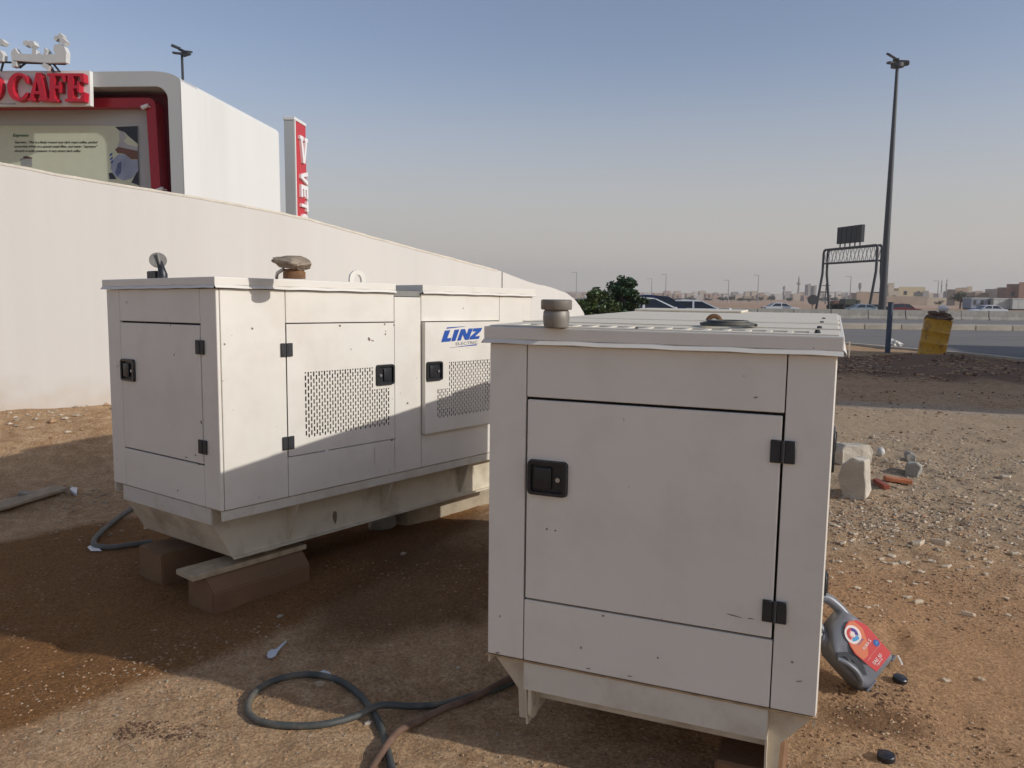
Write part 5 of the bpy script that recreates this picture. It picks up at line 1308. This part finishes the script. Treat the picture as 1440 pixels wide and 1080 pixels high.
# gantry
gl = PY(1157, 432, 113); gr = PY(1232, 432, 100)
gl.z = hbase(0, 110); gr.z = hbase(0, 100)
zt1 = PY(1157, 352, 113).z; zt2 = PY(1236, 344, 100).z
gt = empty('sign_gantry', gl, label='dark steel truss gantry over the highway carrying a message board', cat='gantry')
D = gr-gl; D.z = 0; ln = D.length; Dn = D.normalized(); Sn = Vector((-Dn.y, Dn.x, 0)).cross(ZV)
Pn = Vector((Dn.y, -Dn.x, 0))
Hh = (zt1-gl.z+zt2-gr.z)/2
gp = MB()
for base_, sg in ((O0, 1), (Dn*ln, -1)):
    for off in (-1, 1):
        MB
        m = MB(); m.tube([base_+Pn*off*1.1+Vector((0,0,-.6)), base_+Pn*off*.32+ZV*(Hh*.62), base_+Pn*off*.30+ZV*(Hh-.5), base_+Pn*off*.30+ZV*(Hh-.15)+Dn*sg*.12, base_+Pn*off*.30+ZV*Hh+Dn*sg*.5], .17, 10); m.add('leg', DARKM, gt, True)
    m = MB(); m.tube([base_+Pn*.6+ZV*Hh*.32, base_-Pn*.6+ZV*Hh*.32], .07, 8); m.add('leg_brace', DARKM, gt)
for off in (-1, 1):
    m = MB(); m.tube([Pn*off*.3+ZV*Hh+Dn*.4, Pn*off*.3+ZV*Hh+Dn*(ln-.4)], .15, 8); m.add('chord', DARKM, gt)
    m = MB(); m.tube([Pn*off*.3+ZV*(Hh-1.9), Pn*off*.3+ZV*(Hh-1.9)+Dn*ln], .12, 8); m.add('chord', DARKM, gt)
LAT = mat('lattice_grey', (.30, .30, .29), .6)
nb = 14
for i in range(nb):
    for off in (-1, 1):
        a = Dn*(ln*(i+.1)/nb); b = Dn*(ln*(i+.9)/nb); m = MB()
        m.tube([a+Pn*off*.3+ZV*(Hh-(1.9 if i % 2 else .05)), b+Pn*off*.3+ZV*(Hh-(.05 if i % 2 else 1.9))], .055, 6); m.add('lattice_bar', LAT, gt)
vr = empty('message_board', (0,0,0)); 
v0 = PY(1178, 347, 109.5); v1 = PY(1213, 343, 104); hb_ = 27*106/FPX
vb_ = MB()
bdir = (v1-v0); bdir.z = 0; bl_ = bdir.length; bdir.normalize()
bpy.data.objects.remove(vr)
R4 = Matrix(((bdir.x, -bdir.y, 0), (bdir.y, bdir.x, 0), (0, 0, 1))).to_4x4()
vr = empty('message_board', v0, label='black variable message board seen from behind, standing on the gantry', cat='message board'); vr.matrix_world = Matrix.Translation(v0) @ R4
for i in range(5):
    w_ = bl_/5; MB().box(i*w_+.05, (i+1)*w_-.05, -.25, .25, .35, hb_, .03).add('board_bay', mat('board_black', (.02, .02, .025), .7), vr)
    MB().box((i+.5)*w_-.05, (i+.5)*w_+.05, -.08, .08, -.35, .36).add('board_leg', DARKM, vr)
# round sign (its dark back) left of the gantry
q = PY(1143, 421.5, 98); sg_ = empty('round_road_sign', (q.x, 98, hbase(0, 98)), label='round road sign showing its dark back beside the left gantry leg', cat='road sign')
m = MB(); m.tube([(0, 0, q.z-hbase(0, 98)), (0, .05, q.z-hbase(0, 98))], .62, 20); m.add('sign_plate', DARKM, sg_, True); MB().tube([(0, .08, 0), (0, .08, q.z-hbase(0, 98))], .05, 8).add('sign_pole', DARKM, sg_)

# ------------------------------------------------------------------ vegetation
def leaves(centers, n, leaf, m, name, parent, seed, flatness=.8):
    r = random.Random(seed); V = []; F = []
    for (c, rx, ry, rz) in centers:
        c = Vector(c)
        for _ in range(n):
            d = Vector((r.gauss(0,1), r.gauss(0,1), r.gauss(0,1))).normalized()*(r.random()**.45)
            if noise.noise((c+d*2.3)*1.6) < -.18: continue
            p = c+Vector((d.x*rx, d.y*ry, d.z*rz)); s = leaf*r.uniform(.6, 1.3)
            a = Vector((r.gauss(0,1), r.gauss(0,1), r.gauss(0,.6))).normalized(); b = a.cross(Vector((r.gauss(0,1), r.gauss(0,1), r.gauss(0,1)))).normalized()
            k = len(V); V += [p-a*s, p+b*s*.42, p+a*s, p-b*s*.42]; F.append((k, k+1, k+2, k+3))
    me = bpy.data.meshes.new(name); me.from_pydata([tuple(v) for v in V], [], F); return link(name, me, m, parent)
def bush(px, pytop, Y, hh, wd, m, label, seed, leaf=.055, layers=7, name='bush', n=190):
    top = PY(px, pytop, Y); X = top.x; zg = gz(X, Y); H_ = top.z-zg
    r = empty(name, (X, Y, zg), label=label, cat='shrub' if name == 'bush' else 'tree'); rr = random.Random(seed)
    C = []; tr = MB(); tr.tube([(0, 0, 0), (rr.uniform(-.05, .05), 0, H_*.5), (0, 0, H_*.92)], [.05, .03, .008], 8)
    for i in range(layers*7):
        t = rr.random(); z = H_*(.12+.80*t); rad_ = wd*.5*(1-t**3*.80); a = rr.uniform(0, 6.28); q_ = rr.uniform(.25, 1.12)*rad_*(1+.25*math.sin(3*a+seed))
        c = Vector((q_*math.cos(a), q_*math.sin(a), z)); s = wd*rr.uniform(.05, .13); C.append((c, s*1.2, s*1.2, s*.8))
        tr.tube([(0, 0, max(.05, z-.35)), c], [.012, .005], 5)
    C.append((Vector((0, 0, H_*.93)), wd*.09, wd*.09, H_*.08))
    tr.add('trunk', BARK, r); leaves(C, n, leaf, m, 'foliage', r, seed); return r
bush(874, 388, 21, 2.2, 1.55, LEAFD, 'dark green bushy young tree at the end of the cream wall', 21, .06, 11)
bush(838, 404, 20.0, 2, 1.35, LEAFL, 'lighter yellow-green bush left of the dark young tree', 22, .055, 11)
def tree(px, pytop, Y, wpx, m, label, seed, group=None, n=120, leaf=None):
    top = PY(px, pytop, Y); zg = gz(top.x, Y); H_ = top.z-zg; wd = wpx*Y/FPX
    r = empty('tree', (top.x, Y, zg), label=label, cat='tree', group=group); rr = random.Random(seed)
    tr = MB(); tr.tube([(0, 0, -.2), (0, 0, H_*.45), (wd*.1, 0, H_*.75)], [wd*.035, wd*.025, wd*.01], 8)
    C = []
    for i in range(16):
        a = rr.uniform(0, 6.28); q_ = rr.random()**.5*wd*.36; z = H_*rr.uniform(.42, .84); c = Vector((q_*math.cos(a), q_*math.sin(a), z)); s = wd*rr.uniform(.12, .2); C.append((c, s, s, min(s, H_*.16)))
        tr.tube([(0, 0, H_*.4), c], [wd*.012, wd*.005], 5)
    tr.add('trunk', BARK, r); leaves(C, n, leaf or wd*.028, m, 'crown', r, seed); return r
tree(1352, 409, 165, 40, LEAFO, 'wide dusty tree left of the site cabins', 31, n=260)
tree(1321, 421, 190, 14, LEAFO, 'small dusty tree before the cream wall', 32, n=100)

# ------------------------------------------------------------------ far buildings
HM = [mat('house_cream', (.50, .42, .32), .9, .1, .2), mat('house_white', (.58, .54, .48), .9, .08, .2), mat('house_tan', (.38, .28, .20), .9, .12, .2), mat('house_pink', (.44, .31, .24), .9, .1, .2), mat('house_grey', (.34, .31, .28), .9, .1, .2)]
WINM = mat('far_window', (.05, .05, .055), .4, .2)
def house(px0, px1, pytop, Y, m, name='house', label=None, cat='building', group=None, floors=1, wins=True, dep=None, pybase=None, extra=None):
    x0 = PY(px0, 410, Y).x; x1 = PY(px1, 410, Y).x; zt_ = PY((px0+px1)/2, pytop, Y).z; zg = gz((x0+x1)/2, Y)
    if pybase: zg = min(zg, PY(px0, pybase, Y).z) if False else zg
    h = max(2.4, zt_-zg); wd = x1-x0; dp = dep or max(6, wd*.7)
    r = empty(name, ((x0+x1)/2, Y, zg), (0, 0, 0), label, cat, group)
    b = MB().box(-wd/2, wd/2, 0, dp, -.5, h); b.box(-wd/2, wd/2, 0, .25, h, h+.5*(h > 4)); b.add('walls', m, r)
    if wins:
        nf = max(1, int(h/3.2)); nw = max(1, int(wd/3.2))
        for f in range(nf):
            for k in range(nw):
                if rnd.random() < .25: continue
                xx = -wd/2+wd*(k+.5)/nw; zz = h-2.2-f*3.1
                if zz < .4: continue
                MB().box(xx-.55, xx+.55, -.06, .05, zz, zz+1.3).add('window', WINM, r)
    return r
def GL(m, wins, row_):
    c_ = {'house_cream': 'cream', 'house_white': 'off-white', 'house_tan': 'tan', 'house_pink': 'pinkish', 'house_grey': 'grey'}[m.name]
    return dict(label='low %s house %s in the %s of the hazy distant town' % (c_, 'with dark windows' if wins else 'with blank walls', row_), group='houses of the distant town', wins=wins)
proto = []
r2 = random.Random(5)
x = 796
while x < 1262:
    Y = r2.uniform(470, 560); wpx = r2.uniform(5, 13)
    house(x, x+wpx, r2.uniform(412, 418), Y, (hm_ := r2.choice(HM)), **GL(hm_, r2.random() < .5, 'front row')); x += wpx*r2.uniform(.75, 1.5)
x = 800
while x < 1262:
    Y = r2.uniform(640, 800); wpx = r2.uniform(4, 11)
    house(x, x+wpx, r2.uniform(409.5, 415), Y, (hm_ := r2.choice(HM)), **GL(hm_, False, 'back row')); x += wpx*r2.uniform(.8, 1.7)
x = 1290
while x < 1450:
    Y = r2.uniform(420, 560); wpx = r2.uniform(5, 14)
    house(x, x+wpx, r2.uniform(409, 415), Y, (hm_ := r2.choice(HM)), **GL(hm_, False, 'right part')); x += wpx*r2.uniform(.9, 1.6)
# town trees: one wooded strip in front of the houses
x = 822; ti = 0
while x < 1180:
    if r2.random() < .62:
        tree(x, r2.uniform(416, 420), 440, r2.uniform(9, 20), LEAFO, 'low dusty tree along the edge of the distant town', 300+ti, 'trees along the distant town', n=40, leaf=.55)
    x += r2.uniform(9, 17); ti += 1
# nearer buildings at right
h_ = house(1245, 1305, 416.5, 250, mat('tan_block_wall', (.36, .28, .21), .9, .12, .4), 'compound_wall', 'long tan blockwork wall right of the tall mast', 'wall', wins=False, dep=1.0)
house(1250, 1266, 411.5, 262, HM[0], 'house', 'cream flat roofed house just right of the tall mast', floors=2)
house(1264, 1301, 405.5, 270, mat('yellow_house', (.52, .44, .28), .9, .06, .3), 'house', 'yellow house with two dark windows above the tan wall')
tw = house(1249, 1257, 400, 266, HM[0], 'house', 'narrow cream tower block right of the tall mast', wins=False)
house(1300, 1332, 418.5, 255, HM[0], 'compound_wall', 'cream wall section continuing right of the tan wall', 'wall', wins=False, dep=1.0)
house(1298, 1306, 411, 258, HM[4], 'house', 'grey unfinished block behind the end of the tan wall', wins=False)
house(1344, 1362, 407, 300, HM[2], 'house', 'brown roofed house behind the dusty tree', wins=False); house(1360, 1367, 404.5, 301, HM[0], 'house', 'small raised cream stair room behind the dusty tree', wins=False)
house(1372, 1402, 411.5, 240, HM[2], 'house', 'long brown low building behind the site cabins', wins=False)
house(1402, 1415, 406.5, 236, HM[0], 'house', 'cream two storey house behind the site cabins', wins=True)
house(1415, 1434, 406, 232, mat('brick_brown', (.26, .15, .11), .9, .12, .4), 'house', 'brick building behind the white cabins at right', wins=True)
house(1433, 1475, 399.5, 230, mat('brick_brown', (.26,)*3), 'house', 'taller brick building cut by the right edge of the picture', wins=True)
house(1205, 1236, 412, 330, HM[2], 'house', 'brown house left of the tall mast', wins=True)
# site cabins
def cabin(px0, px1, pyt, Y, m, label, nwin, doorx=None):
    x0 = PY(px0, 425, Y).x; x1 = PY(px1, 425, Y).x; zg = hbase((x0+x1)/2, Y); zt_ = PY(px0, pyt, Y).z; wd = x1-x0; h = zt_-zg
    r = empty('site_cabin', (x0, Y, zg), (0, 0, 0), label, 'cabin'); MB().box(0, wd, 0, 3, .2, h-.1, .03).add('cabin_body', m, r); MB().box(-.08, wd+.08, -.08, 3.08, h-.1, h+.05).add('cabin_roof', mat('cabin_roof_white', (.55, .55, .53), .6), r)
    MB().box(.1, wd-.1, .1, 2.9, -.3, .2).add('cabin_base', DARKM, r)
    for i in range(nwin): xx = wd*(i+.5)/nwin; MB().box(xx-.25, xx+.25, -.05, .04, h*.42, h*.82).add('window', WINM, r)
    for i in range(1, int(wd/1.2)): MB().box(i*1.2-.03, i*1.2+.03, -.025, .0, .25, h-.15).add('cladding_rib', m, r)
cabin(1366, 1396, 419, 150, mat('cabin_blue_grey', (.24, .27, .33), .6), 'blue-grey site cabin with three dark windows', 3)
cabin(1397, 1423, 419.5, 149, mat('cabin_white', (.46, .47, .44), .6), 'white site cabin, middle of the row', 0)
cabin(1424, 1462, 420, 148, mat('cabin_white', (.46,)*3), 'white site cabin with two small high windows at the right edge', 0)
# towers and minarets
def tower(px, pyt, Y, wpx, label, name, parts, cat):
    top = PY(px, pyt, Y); zg = gz(top.x, Y); H_ = top.z-zg; r_ = wpx*Y/FPX/2
    r = empty(name, (top.x, Y, zg), label=label, cat=cat)
    for nm, z0_, z1_, k0_, k1_ in parts: MB().tube([(0, 0, H_*z0_-(z0_ == 0)*1), (0, 0, H_*z1_)], [r_*k0_, r_*k1_], 12).add(nm, HM[4], r, True)
tower(1124, 387, 600, 3.2, 'distant minaret with a balcony left of the gantry', 'minaret', (('shaft', 0, .62, 1, .8), ('balcony', .6, .66, 1.1, 1.9), ('balcony', .66, .69, 1.9, 1.9), ('lantern', .69, .84, .8, .7), ('spire', .84, 1, .8, .05)), 'minaret')
tower(1103, 401, 600, 3.0, 'small distant tower left of the balcony minaret', 'tower', (('shaft', 0, .7, .8, .7), ('cap', .7, .9, 1.4, 1.2), ('spire', .9, 1, .6, .1)), 'tower')
tower(1325, 392.5, 520, 1.9, 'left minaret of the distant pair', 'minaret', (('shaft', 0, .70, 1, .85), ('balcony', .70, .74, 1.5, 1.5), ('lantern', .74, .92, .7, .7), ('spire', .92, 1, .7, .05)), 'minaret')
tower(1332, 391.5, 525, 2.0, 'right minaret of the distant pair', 'minaret', (('shaft', 0, .70, 1, .85), ('balcony', .70, .74, 1.5, 1.5), ('lantern', .74, .92, .7, .7), ('spire', .92, 1, .7, .05)), 'minaret')
tower(1210, 396.5, 420, 4.6, 'mushroom shaped water tower left of the tall mast', 'water_tower', (('shaft', 0, .62, .3, .3), ('tank', .62, .78, .4, 1), ('tank', .78, .95, 1, .9)), 'water tower')
house(1136, 1140, 400, 560, HM[4], 'office_tower', 'left tower of the distant twin tower block', wins=False); house(1144.5, 1148, 402, 562, HM[4], 'office_tower', 'right tower of the distant twin tower block', wins=False); house(1139, 1146, 406, 570, HM[4], 'office_tower', 'middle of the distant twin tower block', wins=False)
def lamp(px, pyt, Y, label, arm=1):
    top = PY(px, pyt, Y); zg = gz(top.x, Y); H_ = top.z-zg
    r = empty('street_lamp', (top.x, Y, zg), label=label, cat='street lamp'); MB().tube([(0, 0, 0), (0, 0, H_)], [.14*Y/200, .08*Y/200], 6).add('lamp_post', mat('lamp_grey', (.32, .31, .31), .6), r)
    MB().box(-1.3*Y/200, .1, -.1, .1, H_-.1, H_+.08).add('lamp_head', mat('lamp_grey', (.3,)*3), r)
lamp(811, 383, 330, 'faint thin street lamp above the end of the wall'); lamp(937, 386, 330, 'faint thin street lamp above the parked navy car'); lamp(1025, 394, 300, 'thin street lamp standing in the desert, left of the pale one'); lamp(1067, 387, 300, 'pale street lamp standing in the desert, middle of the plain'); lamp(1197, 389, 280, 'faint street lamp left of the tall mast'); lamp(917, 392, 330, 'faint short street lamp right of the bush'); lamp(1320, 395, 300, 'faint street lamp beside the pair of minarets')
# utility pole with cross arm
top = PY(1162, 399, 300); zg = gz(top.x, 300); up = empty('utility_pole', (top.x, 300, zg), label='wooden utility pole with cross arm behind the gantry leg', cat='utility pole')
MB().tube([(0, 0, 0), (0, 0, top.z-zg)], .2, 6).add('pole', DARKM, up); MB().box(-1.6, 1.6, -.1, .1, top.z-zg-.8, top.z-zg-.55).add('cross_arm', DARKM, up)
# parked lorries / dark trailers left of the mast
def lorry(px0, px1, pyt, Y, m, label):
    x0 = PY(px0, 425, Y).x; x1 = PY(px1, 425, Y).x; zg = hbase(0, Y); H_ = PY(px0, pyt, Y).z-zg; wd = x1-x0
    r = empty('parked_lorry', (x0, Y, zg), label=label, cat='lorry'); MB().box(0, wd*.7, -1.1, 1.1, .9, H_, .05).add('load_bed', m, r); MB().box(wd*.74, wd, -1.1, 1.1, .6, H_*.95, .12, 2).add('cab', m, r)
    MB().box(wd*.9, wd+.02, -1.0, 1.0, H_*.55, H_*.85).add('windscreen', GLASS, r)
    for wx in (.12, .22, .55, .85):
        for s_ in (-1, 1): t = MB(); t.tube([(wd*wx, s_*.8, .48), (wd*wx, s_*1.12, .48)], .48, 12); t.add('wheel', TYRE, r, True)
lorry(1184, 1206, 420.5, 125, mat('lorry_dark_green', (.04, .05, .035), .7), 'dark flatbed lorry parked beyond the barrier left of the mast')
lorry(1168, 1186, 423, 128, mat('lorry_brown', (.16, .08, .06), .7), 'reddish brown lorry parked behind the dark one')

# ------------------------------------------------------------------ building out of frame at right, throws the long shade over the dirt
ob = empty('roadside_building', (19.7, 5.1, 0), (0, 0, math.atan2(.935, .355)), 'plain rendered building standing out of frame to the right', 'building')
# local x runs along the facade (11.5 m), local y away from the camera side (-y faces the sun)
MB().box(0, 11.5, -9, 0, -1, 7.6).add('walls', HM[0], ob); MB().box(-.15, 11.65, -9.15, .15, 7.6, 8.0, .03).add('parapet', HM[1], ob)
MB().box(11.52, 17.2, -9, -.3, -1, 6.2).add('low_wing', HM[0], ob)
for f in range(2):
    for k in range(4):
        w__ = MB().box(1.0+k*2.7, 2.4+k*2.7, .0, .05, 1.1+f*3.4, 2.6+f*3.4).add('window', GLASS, ob)

# ------------------------------------------------------------------ dusty air
hz = MB().box(-1500, 1500, -60, 1700, -9, 45).add('haze', None, None); tag(hz, kind='stuff')
hm = bpy.data.materials.new('haze_air'); hm.use_nodes = True; hn = hm.node_tree; hn.nodes.clear()
ho = hn.nodes.new('ShaderNodeOutputMaterial'); pv = hn.nodes.new('ShaderNodeVolumePrincipled')
pv.inputs['Color'].default_value = (.97, .93, .89, 1); pv.inputs['Density'].default_value = .0005; pv.inputs['Anisotropy'].default_value = .2
hn.links.new(pv.outputs[0], ho.inputs['Volume']); hz.data.materials.append(hm)
